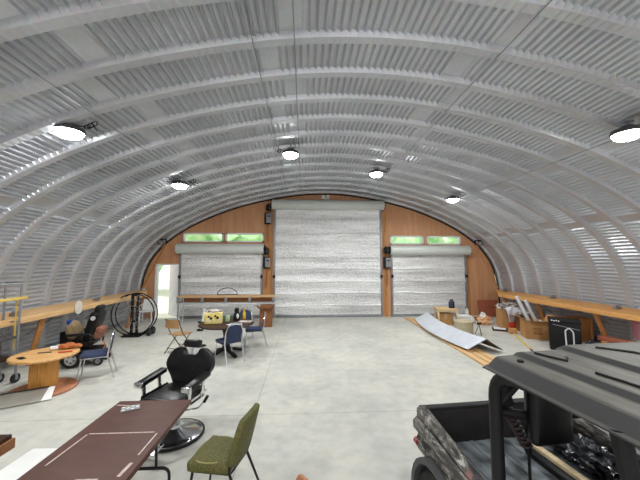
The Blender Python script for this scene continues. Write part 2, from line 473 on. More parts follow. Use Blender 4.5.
PER = .7133; PITCH = .098
def crimp_samples(s0, s1):
    out = []; k0 = round(s0/PITCH); k1 = round(s1/PITCH)
    for k in range(k0, k1+1):
        for t, a in ((-.4, 0), (-.12, .22), (.14, .92), (.27, 1.), (.36, .1)):
            s = (k+t)*PITCH
            if s0 < s < s1: out.append((s, a))
    return [(s0, 0)]+out+[(s1, 0)]
def s_of_x(x):
    x -= XC
    best = min(range(241), key=lambda i: abs(PROF[i].x-x)+(0 if PROF[i].z > 2.9 else 99)); return ARC_L*best/240
HAUNCH_L, HAUNCH_R = s_of_x(-5.35), s_of_x(7.09)
FLATS = [s_of_x(x) for x in (-2.6, -.3, 2.4, 5.1)]
def arch_skin(s0, s1):
    """ribbed arch sheeting between two arc positions; the ribs are inner flanges, the valleys are cross-crimped"""
    bm = BM(); S = crimp_samples(s0, s1)
    ys = []                                                     # (y, offset outwards, crimped, rib index)
    n = 23
    for k in range(n, -1, -1):
        e = 12.23-k*PER
        ys += [(e-.12, 0, .08, k), (e, 0, .08, k)]
        if k: ys += [(e+.012, .022, .0, k), (e+.03, .08, .8, k), (e+.05, .088, 1, k), (e+PER-.172, .088, 1, k), (e+PER-.15, .08, .85, k), (e+PER-.132, .02, 0, k)]
    rows = []
    for s, a in S:
        p, nn = prof_at(s); row = []
        side = s < HAUNCH_L or s > HAUNCH_R
        for y, off, cr, k in ys:
            amp = .046 if side else .048
            f = 1.
            for q in FLATS + [HAUNCH_L+.15, HAUNCH_R-.15]:
                qq = q+(.16 if k % 2 else -.16 if q in FLATS else 0)
                if abs(s-qq) < .12: f = 0
            o = off-a*amp*cr*f
            row.append(bm.verts.new((XC+p.x+nn.x*o, y, p.z+nn.z*o)))
        rows.append(row)
    for r0, r1 in zip(rows, rows[1:]):
        for j in range(len(ys)-1):
            bm.faces.new((r0[j], r0[j+1], r1[j+1], r1[j]))
    return bm
def shell(name, s0, s1, label):
    o = struct(name, arch_skin(s0, s1), M['galv'], smooth=28, label=label); return o
shell('wall_left', 0, HAUNCH_L, 'ribbed galvanized steel wall curving up on the left')
shell('ceiling', HAUNCH_L, HAUNCH_R, 'arched ceiling of ribbed and crimped galvanized steel panels')
shell('wall_right', HAUNCH_R, ARC_L, 'ribbed galvanized steel wall curving up on the right')

bm = BM(); bx(bm, (XC, 4.0, -.1), (15.2, 16.6, .2)); struct('floor', bm, M['floor'], label='pale grey concrete slab with saw-cut joints')

# back wall with the doorway and four transom windows cut out
MAN = (-5.82, -4.93, 0., 2.1)
WINS = [(-4.8, -3.27, 3.02, 3.34), (-3.13, -1.66, 3.02, 3.34), (3.58, 4.94, 2.95, 3.26), (5.14, 6.53, 2.95, 3.26)]
def pierced_wall(y, holes, thick):
    bm = BM()
    xs = {XC+x for x in [i*.242-7.26 for i in range(61)]}
    zs = {0.}
    for a, b, c, d in holes: xs |= {a, b}; zs |= {c, d}
    xs = sorted(xs); zs = sorted(zs)
    cache = {}
    def V(x, z):
        k = (round(x, 4), round(z, 4))
        if k not in cache: cache[k] = bm.verts.new((x, y, z))
        return cache[k]
    for a, b in zip(xs, xs[1:]):
        if b-a < 1e-4: continue
        za, zb = arch_z(a)+.05, arch_z(b)+.05; top = min(za, zb)
        lv = [z for z in zs if z < top-.01]
        for i, z in enumerate(lv):
            m = (a+b)/2
            z2 = lv[i+1] if i+1 < len(lv) else None
            mid = z+.01
            if any(h[0] < m < h[1] and h[2] <= mid < h[3] for h in holes): continue
            if z2 is None: bm.faces.new((V(a, z), V(b, z), V(b, zb), V(a, za)))
            else: bm.faces.new((V(a, z), V(b, z), V(b, z2), V(a, z2)))
    r = bmesh.ops.extrude_face_region(bm, geom=bm.faces[:])
    bmesh.ops.translate(bm, verts=[g for g in r['geom'] if isinstance(g, bmesh.types.BMVert)], vec=(0, thick, 0))
    return bm
struct('wall_back', pierced_wall(Y_BACK, [MAN]+WINS, .14), M['wall'], smooth=0, label='stained orange-brown plywood end wall')
struct('wall_front', pierced_wall(Y_FRONT, [(-3.4, 5.2, 0., 4.2)], -.14), M['wall'], smooth=0, label='plywood end wall with the large open doorway')
# black closure strip where the back wall meets the arch
bm = BM(); tube(bm, [(XC+PROF[i].x*.998, Y_BACK-.03, PROF[i].z-.03) for i in range(0, 241, 4)], .028, 6)
struct('trim_1', bm, M['black'], label='black closure strip along the arch')
bm = BM(); tube(bm, [(XC-7.05, Y_BACK-.015, .8), (-5.45, Y_BACK-.015, 3.12)], .022, 6)
for i, w in enumerate(WINS):
    fr = BM(); x0, x1, z0, z1 = w; t = .055
    bx(fr, ((x0+x1)/2, Y_BACK+.03, z0), (x1-x0+t, .16, t)); bx(fr, ((x0+x1)/2, Y_BACK+.03, z1), (x1-x0+t, .16, t))
    bx(fr, (x0, Y_BACK+.03, (z0+z1)/2), (t, .16, z1-z0+t)); bx(fr, (x1, Y_BACK+.03, (z0+z1)/2), (t, .16, z1-z0+t))
    o = struct('window_%d' % (i+1), fr, M['white_paint'], label='white framed transom window above the %s roller door' % ('left' if i < 2 else 'right'))
    struct('pane', box(((x0+x1)/2, Y_BACK+.06, (z0+z1)/2), (x1-x0, .008, z1-z0)), M['glass'], o)

# walk door: white frame, leaf swung outwards
fr = BM()
for x in (MAN[0], MAN[1]): bx(fr, (x, Y_BACK+.05, 1.05), (.06, .2, 2.1))
bx(fr, ((MAN[0]+MAN[1])/2, Y_BACK+.05, 2.1), (.95, .2, .06))
d1 = struct('door_1', fr, M['white_paint'], label='open white walk-through door in the back wall')
lf = bpy.data.objects.new('leaf_hinge', None)
th = math.radians(41)
hx, hy = MAN[1]-.03, Y_BACK+.12
def leafpt(u, z, off=0): return (hx-u*math.cos(th)-off*math.sin(th), hy+u*math.sin(th)-off*math.cos(th), z)
bm = BM(); beam(bm, leafpt(0, 1.04), leafpt(.82, 1.04), .045, 2.04)
leaf = struct('door_leaf', bm, M['white_paint'], d1)
bm = BM(); cyl(bm, leafpt(.75, .98, .02), leafpt(.75, .98, .07), .012); cyl(bm, leafpt(.75, .98, .07), leafpt(.63, .98, .07), .011)
struct('door_handle', bm, M['chrome'], leaf)
bm = BM(); cyl(bm, leafpt(.75, 1.12, .02), leafpt(.75, 1.12, .05), .028)
struct('deadbolt', bm, M['chrome'], leaf)

# roller doors
CREASE = (.42, .92, 1.4, 1.92, 2.38, 2.95, 3.36, 3.9)
def roller(n, x0, x1, ztop, zh, label):
    cu = BM(); NZ = 260; NX = 24
    g = lambda u, v: Vector((x0+.04+(x1-x0-.08)*u, Y_BACK-.07+.012*math.sin(v*ztop*2*PI/.5)+.018*noise.noise(Vector((u*2.2, n*7, v*ztop*3.5))) - sum(.035*math.exp(-((v*ztop-zc-.05*noise.noise(Vector((u*3, zc, n))))/.022)**2)*max(0, .6+noise.noise(Vector((u*2.5, zc*9, n)))) for zc in CREASE), .03+(ztop-.03)*v))
    grid(cu, g, NX, NZ)
    d = struct('door_%d' % n, cu, M['foil'], smooth=60, label=label)
    h = BM(); cyl(h, (x0-.1, Y_BACK-.2, zh), (x1+.1, Y_BACK-.2, zh), .195, n=32)
    for k in range(1, 5):
        a = PI*.75+k*.32
        cyl(h, (x0-.1, Y_BACK-.2+.197*math.cos(a), zh+.197*math.sin(a)), (x1+.1, Y_BACK-.2+.197*math.cos(a), zh+.197*math.sin(a)), .006, n=6)
    struct('hood', h, M['roll_hood'], d)
    for x in (x0, x1):
        gr = BM(); bx(gr, (x, Y_BACK-.06, (ztop)/2), (.07, .1, ztop), None, .01)
        struct('guide_rail', gr, M['grey_metal'], d)
    for x in (x0-.12, x1+.12):
        bk = BM(); bx(bk, (x, Y_BACK-.16, zh), (.03, .3, .3), None, .02); cyl(bk, (x-.05, Y_BACK-.2, zh), (x+.05, Y_BACK-.2, zh), .05, n=12)
        struct('hood_bracket', bk, M['black'], d)
    for x in (x0, x1):
        struct('slide_lock', box((x, Y_BACK-.13, 1.62), (.09, .06, .12), None, .01), M['black'], d)
    bb = BM(); bx(bb, ((x0+x1)/2, Y_BACK-.07, .05), (x1-x0-.1, .06, .1), None, .01)
    struct('bottom_bar', bb, M['grey_metal'], d)
    return d
roller(2, -1.19, 3.16, 4.35, 4.52, 'tall centre roller door under silver bubble foil')
roller(3, -4.88, -1.69, 2.6, 2.72, 'left roller door under silver bubble foil, behind the lumber bench')
roller(4, 3.6, 6.7, 2.58, 2.68, 'right roller door under silver bubble foil, behind the small plywood table')

# timber posts between the doors
for i, (x, zt) in enumerate(((-1.55, 4.55), (-1.35, 4.55), (3.36, 4.5), (-4.92, 2.3), (6.86, 2.5))):
    struct('trim_%d' % (i+2), box((x, Y_BACK-.02, zt/2), (.1 if i < 3 else .06, .045, zt), None, .004), M['lumber_z'], label='timber post on the back wall beside a roller door')
# diagonal corner battens
bm = BM(); beam(bm, (-5.45, Y_BACK-.035, 3.05), (-6.35, Y_BACK-.035, 1.12), .04, .05); struct('trim_7', bm, M['lumber_z'], label='diagonal batten at the left corner of the back wall')
bm = BM(); beam(bm, (7.2, Y_BACK-.035, 3.0), (8.08, Y_BACK-.035, 1.1), .04, .05); struct('trim_8', bm, M['wall'], label='diagonal batten at the right corner of the back wall')
# base plates of the arch
for nm, s in (('baseboard_left', -1), ('baseboard_right', 1)):
    struct(nm, box((XC+s*7.3, 4.0, .05), (.14, 16.3, .1), None, .01), M['grey_metal'], label='steel base channel along the arch foot')

# ------------------------------------------------------------------ outside
struct('ground', box((0, 40, -.28), (160, 55.0, .3)), M['grass'], label='pale gravel yard beyond the open door')
def tree(loc, s, seed, label):
    t = thing('tree', label, 'tree', loc, 0, 'trees beyond the back wall')
    bm = BM(); tube(bm, [(0, 0, -.2), (.05*s, 0, 1.2*s), (0, .05*s, 2.4*s)], [.17*s, .13*s, .08*s], 10); obj('trunk', bm, M['bark'], t)
    obj('crown', blob(1.5*s, (1.1, 1, 1.05), (0, 0, 2.9*s), .35, 2.4, 4, seed), M['leaf'], t)
    return t
tree((-12.4, 24, -.1), 1.1, 1.3, 'leafy green tree seen through the open walk-through door')
tree((-5.8, 22, -.1), 1.7, 4.1, 'pale green tree seen through the two left transom windows')
tree((9.1, 22, -.1), 1.7, 8.2, 'pale green tree seen through the two right transom windows')

# ------------------------------------------------------------------ lamps and ceiling gear
M['lamp_glow'] = emis('lamp_glow', '#ffffff', 45)
def lamp(loc, label, tilt, tail=1):
    t = thing('high_bay_light', label, 'ceiling light', loc, 0, 'high bay lights')
    zt = arch_z(loc[0])-loc[2]
    h = BM(); lathe(h, [(0, .11), (.07, .11), (.09, .08), (.19, .05), (.205, .0), (.2, -.02), (.19, -.02), (.19, 0), (0, 0)], 28)
    obj('housing', h, M['dark_grey'], t)
    d = BM(); lathe(d, [(0, -.11), (.06, -.106), (.12, -.088), (.165, -.055), (.188, -.005), (0, -.004)], 28)
    obj('diffuser', d, M['lamp_glow'], t)
    b = BM(); tube(b, [(0, 0, .1), (0, 0, zt)], .012, 8); bx(b, (0, 0, zt-.01), (.16, .08, .03), None, .006)
    obj('bracket', b, M['grey_metal'], t)
    c = BM(); pts = [(.05, 0, .1)]
    for k in range(22):
        a = k*.75; pts.append((.24*tail+.055*math.cos(a)+.006*k*tail, .05*math.sin(a)*.5, .06+.05*math.sin(a)+.003*k))
    pts.append((.4*tail, 0, zt)); tube(c, pts, .008, 6)
    obj('power_cord', c, M['black'], t)
    L = bpy.data.lights.new('high_bay_lamp', 'AREA'); L.shape = 'DISK'; L.size = .38; L.energy = LAMP_W; L.color = (.98, 1, .985)
    L.spread = math.radians(175)
    o = bpy.data.objects.new('high_bay_lamp', L); COL.objects.link(o); o.parent = t; o.location = (0, 0, -.12)
    o.rotation_euler = (0, 0, 0)
    return t
LAMP_W = 95
lamp((-3.48, 4.5, 4.13), 'glaring high bay light at upper left, nearest lamp of the left row', 0)
lamp((-3.22, 7.85, 4.2), 'small high bay light of the left row, above the round table', 0)
lamp((-.33, 7.1, 4.8), 'high bay light left of the ridge, in front of the tall centre door', 0, -1)
lamp((2.1, 8.5, 4.78), 'high bay light right of the ridge, nearest the back wall by the centre door', 0)
lamp((4.82, 4.1, 4.12), 'glaring high bay light cut by the right edge, nearest lamp of the right row', 0)
lamp((4.78, 9.3, 4.22), 'high bay light of the right row, above the right transom windows', 0)
for p in ((-3.4, .6, 4.13), (.9, .3, 4.8), (4.9, -.4, 4.1), (-1.5, -2.6, 4.6), (3.2, -2.8, 4.6)):  # unseen lamps, added behind the viewpoint to light the near end
    lamp(p, 'high bay light overhead behind the viewpoint', 0)

def cable(x0, y0, x1, y1, label, r=.0065, drop=.012):
    n = 40; pts = []
    for i in range(n+1):
        t = i/n; x = x0+(x1-x0)*t; pts.append((x, y0+(y1-y0)*t, arch_z(x)-drop-r))
    bm = BM(); tube(bm, pts, r, 6)
    return tag(obj('ceiling_cable', bm, M['grey_metal']), label, 'cable', 'cables along the ceiling')
cable(-.62, -3, -.66, 12.2, 'thin cable along the ceiling running past the lamp left of the ridge')
cable(-.12, -3, -.14, 12.2, 'straight thin conduit along the ceiling above the left edge of the centre door')
cable(2.54, -3, 2.48, 12.2, 'thin dark cable along the ceiling right of the ridge')
cable(-3.04, -3, -2.98, 12.2, 'thin cable along the ceiling linking the left lamps')
cable(5.2, -3, 4.92, 12.2, 'thin cable along the ceiling linking the right lamps')
# clips where the cables cross the ribs, one short row per cable is part of the ceiling
def corner_gear(loc, s, label):
    t = thing('cable_reel_bracket', label, 'bracket', loc)
    b = BM(); bx(b, (0, 0, .09), (.34, .05, .04), None, .008); bx(b, (s*.15, 0, .02), (.05, .05, .16), None, .008); obj('arm', b, M['black'], t)
    c = BM(); tube(c, [(-.06*s+.11*math.cos(a*PI/12), .03*math.sin(a), -.02+.09*math.sin(a*PI/12)) for a in range(24)], .016, 6, True); obj('cable_loop', c, M['black'], t)
corner_gear((-5.42, 11.75, 2.98), 1, 'black bracket with a cable loop high in the left corner by the back wall')
corner_gear((7.12, 11.85, 2.98), -1, 'black bracket with a cable loop high in the right corner by the back wall')

# motors, control boxes and chains on the back wall
def control_box(x, z, label):
    t = thing('control_box', label, 'control box', (x, Y_BACK-.05, z), 0, 'door opener control boxes')
    obj('housing', box((-.02, -.06, 0), (.26, .12, .46), None, .02), M['black'], t)
    obj('cover', box((.03, -.13, .0), (.2, .05, .38), None, .015), M['plastic_grey'], t)
    b = BM(); bx(b, (.03, -.158, .08), (.1, .01, .05)); obj('button_panel', b, M['black'], t)
    c = BM(); tube(c, [(0, -.05, -.22), (.01, -.05, -.9), (-.04, -.05, -1.0), (-.05, -.05, -.22)], .007, 5); obj('chain', c, M['dark_wood'], t)
control_box(-1.45, 3.96, 'grey control box left of the tall centre door, near its hood')
control_box(-1.47, 2.18, 'grey control box between the left and centre roller doors, below the motor')
control_box(3.4, 2.18, 'grey control box between the centre and right roller doors')
def motor(x, z, label):
    t = thing('opener_motor', label, 'motor', (x, Y_BACK-.22, z), 0, 'roller door opener motors')
    b = BM(); cyl(b, (-.09, 0, 0), (.09, 0, 0), .12, n=18); obj('motor_body', b, M['black'], t)
    b = BM(); cyl(b, (.0, 0, .05), (.0, 0, .17), .05, n=12); bx(b, (0, .1, 0), (.1, .18, .2), None, .01); obj('mount', b, M['black_metal'], t)
    b = BM(); lathe(b, [(.0, .02), (.14, .015), (.15, 0), (.14, -.015), (0, -.02)], 20, (.04, -.0, .0), 'X'); obj('chain_wheel', b, M['dark_grey'], t)
motor(-1.42, 4.38, 'black opener motor at the left end of the tall centre hood')
motor(-1.5, 2.62, 'black opener motor at the right end of the left hood')
motor(3.34, 2.66, 'black opener motor at the left end of the right hood')
t = thing('outlet_box', 'small grey electrical box on the back wall left of the open door', 'electrical box', (-6.25, Y_BACK-.03, 1.12))
obj('box', box((0, 0, 0), (.16, .06, .12), None, .01), M['plastic_grey'], t)
obj('cover', box((0, -.035, 0), (.12, .01, .08), None, .003), M['white'], t)
t = thing('emergency_light', 'small white twin lamp box above the tall centre door', 'light', (.87, Y_BACK-.05, 4.83))
obj('housing', box((0, 0, 0), (.34, .09, .09), None, .015), M['white'], t)
for s in (-1, 1): obj('lamp_head', box((s*.09, -.06, .05), (.13, .08, .12), None, .02), M['white'], t)

# ------------------------------------------------------------------ wooden wall shelves
def wall_shelf(side, label):
    """side -1 left, +1 right; x grows away from the wall"""
    t = thing('wall_shelf', label, 'shelf', (XC+side*7.2, 8, 0))
    X = lambda d: -side*d                                       # distance from the wall into the room
    wd = M['lumber_y'] if side < 0 else M['lumber_orange']
    z = 1.11 if side < 0 else 1.05
    ends = [4.0, 3.8, 3.3, 2.85] if side < 0 else [4.05, 3.6, 3.1, 2.6]
    for k in range(4):
        d = .12+k*.21 if side < 0 else .14+k*.255
        y0, y1 = -5.6+.17*k, ends[k]
        obj('top_board', box((X(d), (y0+y1)/2, z), (.185 if side < 0 else .225, y1-y0, .04), None, .005), wd, t)
    dd = .88 if side < 0 else 1.05
    obj('front_rail', box((X(dd), (-5.3+ends[3])/2-.0, z-.035), (.04, ends[3]+5.3, .12), None, .005), wd, t)
    obj('back_rail', box((X(.1), (-5.3+3.8)/2, z-.07), (.04, 9.1, .1), None, .005), wd, t)
    ys = (-4.6, -1.25, .55, 2.3) if side < 0 else (-4.6, -2.6, -.95, .9, 2.45)
    for y in ys:
        b = BM(); beam(b, (X(dd-.05), y, z-.05), (X(.5), y+.12, 0.03), .1, .05, .004); obj('leg', b, M['lumber_z'], t)
        b = BM(); beam(b, (X(.08), y, z-.065), (X(dd-.02), y, z-.065), .04, .09, .004); obj('cross_brace', b, M['lumber_x'], t)
        b = BM(); beam(b, (X(.0), y+.6, .55), (X(.75), y+.6, z-.06), .03, .02); obj('strut', b, M['grey_metal'], t)
    return t
wall_shelf(-1, 'long rough lumber shelf on slanted legs along the left wall')
wall_shelf(1, 'long orange lumber shelf on slanted legs along the right wall')
def clamp(loc, label):
    t = thing('pipe_clamp', label, 'clamp', loc, 0, 'metal clamps on the shelves')
    obj('jaw', box((0, 0, .03), (.16, .08, .06), None, .012), M['grey_metal'], t)
    b = BM(); cyl(b, (-.05, 0, .075), (.09, 0, .085), .02, n=10); obj('screw', b, M['chrome'], t)
clamp((7.75, 11.3, 1.071), 'small metal clamp on the right shelf at its far end')
clamp((7.7, 9.0, 1.071), 'small metal clamp on the right shelf above the large open carton')
clamp((7.55, 6.95, 1.071), 'small metal clamp on the right shelf nearest the pink roll')
clamp((-5.72, 8.7, 1.132), 'small metal clamp on the left shelf above the wheelchair')
clamp((-5.72, 6.35, 1.132), 'small metal clamp on the left shelf beside the scaffold')

# ------------------------------------------------------------------ rolling scaffold, far left
t = thing('rolling_scaffold', 'grey rolling scaffold with a yellow rail cut by the left edge', 'scaffold', (-5.27, 5.95, 0))
for x in (0, -.28):
    for y in (0, -1.9):
        b = BM(); cyl(b, (x, y, .14), (x, y, 1.84), .019, n=10); obj('post', b, M['grey_metal'], t)
        c = BM(); cyl(c, (x-.02, y, .085), (x+.02, y, .085), .082, n=18); k = obj('caster', c, M['rubber'], t)
        c = BM(); bx(c, (x, y, .14), (.06, .05, .06), None, .01); cyl(c, (x-.03, y, .085), (x+.03, y, .085), .03, n=10); obj('caster_fork', c, M['grey_metal'], k)
for y in (0, -1.9):
    for z in (.5, .8, 1.1, 1.4, 1.82):
        b = BM(); cyl(b, (-.28, y, z), (0, y, z), .013, n=8); obj('rung', b, M['grey_metal'], t)
for x in (0, -.28):
    b = BM(); cyl(b, (x, -1.9, 1.8), (x, .0, 1.8), .014, n=8); obj('top_rail', b, M['grey_metal'], t)
b = BM(); cyl(b, (-.1, 0, 1.83), (-.1, 1.25, 1.83), .011, n=8); obj('extension_rod', b, M['grey_metal'], t)
obj('yellow_board', box((0.02, -.9, 1.53), (.035, 2.0, .05), None, .006), M['yellow_board'], t)
b = BM(); cyl(b, (-.05, -.02, .6), (-.05, -.02, 1.5), .012, n=8); obj('yellow_post', b, M['yellow_board'], t)
obj('platform', box((-.14, -.98, .83), (.3, 1.86, .05), None, .008), M['dark_grey'], t)
obj('platform', box((-.14, -.98, .47), (.3, 1.86, .05), None, .008), M['dark_wood'], t)
# toolbag on the lower platform
t = thing('tool_bag', 'black tool bag on the lower scaffold platform at the left edge', 'bag', (-5.4, 5.3, .495))
obj('bag_body', move(cushion(.22, .5, .22, .05, .02), (0, 0, .11)), M['black'], t)
b = BM(); tube(b, bend([(0, -.15, .2), (0, -.13, .31), (0, .13, .31), (0, .15, .2)], .05), .012, 6); obj('handle', b, M['black_vinyl'], t)

# ------------------------------------------------------------------ cable spool table
t = thing('spool_table', 'wooden cable spool standing as a table with a squared column', 'table', (-4.47, 5.58, 0))
b = BM(); lathe(b, [(0, .0), (.46, .0), (.47, .01), (.47, .035), (.46, .045), (0, .045)], 40, (0, 0, .0)); obj('base', b, M['stain_wood'], t)
b = BM(); bx(b, (0, 0, .31), (.28, .28, .53), None, .012)
for k in (-1, 0, 1): bx(b, (k*.093, -.143, .31), (.087, .012, .52), None, .003)
obj('column', b, M['spool_column'], t)
b = BM(); lathe(b, [(0, .575), (.46, .575), (.47, .585), (.47, .61), (.46, .62), (0, .62)], 40); obj('top', b, M['spool_wood'], t)
zt = .622
def put(name, bm, m, label, cat, loc, rz=0, group=None): return tag(obj(name, bm, m, None, 35, loc, rz), label, cat, group)
put('phone', box((0, 0, .006), (.075, .15, .012), None, .003), M['black'], 'black phone lying near the left edge of the spool table', 'phone', (-4.62, 5.3, zt), 60)
g = thing('work_glove', 'orange-brown leather work glove heaped on the spool table', 'glove', (-4.3, 5.83, zt), 25)
b = blob(.1, (1.25, .7, .55), (0, 0, .05), .2, 2.5, 3, 2.2, .002); obj('palm', b, M['leather_orange'], g)
b = BM()
for k in range(4): tube(b, [(.1, -.05+.034*k, .05), (.16, -.055+.037*k, .055), (.21, -.055+.037*k, .02)], [.02, .018, .013], 8)
obj('fingers', b, M['leather_orange'], g)
g = thing('spray_can', 'small white can with a red cap lying on the spool table', 'can', (-4.46, 5.78, zt+.036), 20)
b = BM(); cyl(b, (-.07, 0, 0), (.05, 0, 0), .035, n=18); obj('can_body', b, M['white'], g)
b = BM(); cyl(b, (.05, 0, 0), (.085, 0, 0), .03, n=16); obj('cap', b, M['red'], g)
g = thing('tape_roll', 'black and white tape roll behind the can on the spool table', 'tape', (-4.52, 5.92, zt))
b = BM(); lathe(b, [(.03, 0), (.06, 0), (.06, .05), (.03, .05), (.03, 0)], 24); obj('tape', b, M['black'], g)
b = BM(); lathe(b, [(.028, .002), (.034, .002), (.034, .054), (.028, .054), (.028, .002)], 20); obj('core', b, M['white'], g)
put('pruner', bx(bx(BM(), (0, 0, .012), (.16, .025, .024), None, .008), (-.09, .01, .012), (.06, .03, .018), R('Z', 20), .006), M['red'], 'small red hand tool at the near right edge of the spool table', 'tool', (-4.15, 5.62, zt), 25)
put('pry_bar', bx(BM(), (0, 0, .008), (.2, .02, .016), None, .005), M['dark_grey'], 'dark flat bar lying in the middle of the spool table', 'tool', (-4.5, 5.6, zt), 15)
# sheet offcut at its foot
b = grid(BM(), lambda u, v: Vector(((u-.5)*.95+.06*v, .3*(1-math.cos(v*1.5))-.08, .016+.13*math.sin(v*1.15)**1.4)), 10, 14); thicken(b, .012)
g = thing('sheet_offcut', 'curved grey sheet offcut lying on the floor before the spool table', 'sheet metal', (-4.58, 4.95, 0), 30)
obj('sheet', b, M['galv_grey'], g)
b = BM(); tube(b, [(-.415, .2, .134), (.53, .2, .134)], .013, 6); obj('dark_edge', b, M['black'], g)
b = grid(BM(), lambda u, v: Vector((.47+.06*v+u*.13*(1-.4*v), .3*(1-math.cos(v*1.5))-.08, .018+.13*math.sin(v*1.15)**1.4)), 4, 14); thicken(b, .012); obj('white_end', b, M['white'], g)

# ------------------------------------------------------------------ power wheelchair
def spoked(bm_t, bm_r, c, r, w, ax='Y', spokes=5):
    pass
t = thing('power_wheelchair', 'black power wheelchair with a high reclined back beside the spool table', 'wheelchair', (-4.78, 6.95, 0), -78)
# local: faces -Y
def wheel(parent, c, r, w, rim_m, tyre_m, spokes=5, name='wheel'):
    cx, cy, cz = c
    b = BM(); lathe(b, [(r*.62, -w/2), (r*.9, -w/2), (r, -w*.3), (r, w*.3), (r*.9, w/2), (r*.62, w/2), (r*.62, -w/2)], 28, c, 'X')
    o = obj(name, b, tyre_m, parent)
    b = BM(); lathe(b, [(r*.54, -w*.42), (r*.64, -w*.46), (r*.64, w*.46), (r*.54, w*.42), (r*.54, -w*.42)], 24, c, 'X')
    cyl(b, (cx-w*.5, cy, cz), (cx+w*.5, cy, cz), r*.18, n=14)
    for k in range(spokes):
        a = 2*PI*k/spokes+.3
        beam(b, (cx, cy+r*.12*math.cos(a), cz+r*.12*math.sin(a)), (cx, cy+r*.58*math.cos(a), cz+r*.58*math.sin(a)), r*.2, w*.8, .003, (1, 0, 0))
    obj('rim', b, rim_m, o)
    return o
for s in (-1, 1):
    wheel(t, (s*.27, -.1, .175), .175, .08, M['steel_white'], M['rubber'])
    wheel(t, (s*.2, .36, .09), .09, .05, M['plastic_grey'], M['rubber'], 4, 'caster_wheel')
    wheel(t, (s*.2, -.48, .09), .09, .05, M['plastic_grey'], M['rubber'], 4, 'caster_wheel')
b = BM(); bx(b, (0, .06, .25), (.42, .62, .2), None, .05); bx(b, (0, .3, .2), (.46, .2, .14), None, .04); obj('base', b, M['black'], t)
b = BM(); beam(b, (0, -.3, .22), (0, -.5, .14), .2, .05, .01); bx(b, (0, -.56, .1), (.34, .22, .03), None, .01); obj('footrest', b, M['black_metal'], t)
obj('seat', move(cushion(.5, .5, .11, .04, .015), (0, -.02, .47)), M['black_vinyl'], t)
Mb = T(0, .1, .5) @ Matrix.Rotation(math.radians(-15), 4, 'X')
b = cushion(.48, .62, .16, .06, .02); move(b, Matrix.Rotation(PI/2, 4, 'X')); move(b, (0, 0, .33)); move(b, Mb); bk = obj('backrest', b, M['black_vinyl'], t)
b = cushion(.3, .18, .1, .04, .01); move(b, Matrix.Rotation(PI/2, 4, 'X')); move(b, (0, -.01, .68)); move(b, Mb); obj('headrest', b, M['black_vinyl'], t)
b = BM(); cyl(b, (.23, .24, 1.0), (.255, .24, 1.0), .045, n=18); obj('badge_disc', b, M['steel_white'], bk)
for s in (-1, 1):
    b = BM(); bx(b, (s*.3, 0, .68), (.08, .4, .05), None, .02); tube(b, bend([(s*.29, .2, .68), (s*.29, .28, .62), (s*.27, .25, .4)], .05), .018, 8); ar = obj('armrest', b, M['black'], t)
    if s < 0:
        b = BM(); bx(b, (-.3, -.26, .7), (.09, .14, .07), None, .015); cyl(b, (-.3, -.28, .73), (-.3, -.29, .8), .012, n=8); bx(b, (-.3, -.29, .8), (.03, .03, .02), None, .008); obj('joystick', b, M['black_metal'], ar)
b = BM(); bx(b, (0, .3, .66), (.3, .14, .24), Matrix.Rotation(math.radians(-20), 3, 'X'), .02); obj('equipment_pouch', b, mat('pouch', '#5a3a30', .8, 0, '#b0705a', 18, amount=.8), t)
b = BM(); tube(b, [(.1, .4, .5), (.2, .48, .4), (.24, .42, .3), (.18, .3, .22)], .012, 6); obj('cable', b, M['leather_orange'], t)
t = thing('backpack', 'tan canvas bag sitting on the wheelchair seat', 'bag', (-4.98, 6.93, .53), -78)
obj('bag_body', blob(.18, (.95, .8, 1.15), (0, 0, .19), .12, 2.2, 3, 5.1, .0), M['tan_cloth'], t)
b = BM(); tube(b, [(-.06, -.12, .3), (-.07, -.17, .2), (-.06, -.14, .06)], .016, 6); obj('strap', b, M['tan_cloth'], t)
b = BM(); lathe(b, [(0, 0), (.09, 0), (.1, .02), (.1, .1), (.05, .13), (.05, .16), (0, .16)], 18); t = thing('jug', 'small blue-capped jug behind the tan bag on the left shelf leg side', 'jug', (-5.42, 7.45, 0), 0)
b.free()
t['label'] = 'blue topped jug on a black crate behind the wheelchair'
b = BM(); bx(b, (0, 0, .3), (.3, .3, .6), None, .02); obj('crate', b, M['black'], t)
b = BM(); lathe(b, [(0, .6), (.09, .6), (.1, .62), (.1, .72), (.05, .76), (0, .76)], 18); obj('bottle', b, M['white'], t)
b = BM(); lathe(b, [(0, .76), (.1, .76), (.1, .84), (0, .85)], 16); obj('cap', b, M['blue'], t)
b = BM(); lathe(b, [(0, -.012), (.15, -.012), (.16, 0), (.15, .012), (0, .012)], 28, (0, 0, .0), 'Y')
for v in b.verts: v.co.x *= .62; v.co.z = v.co.z*1.05+.21
t = thing('oval_shield', 'pale oval plastic shield hung on the left shelf rail behind the wheelchair back', 'shield', (-5.5, 8.1, 1.09), 15)
t.location = (-5.4, 7.6, .9); t.rotation_euler = (0, 0, math.radians(80))
obj('shield', b, mat('shield', '#cbc6ba', .4, 0, '#bdb7a9', 5), t)

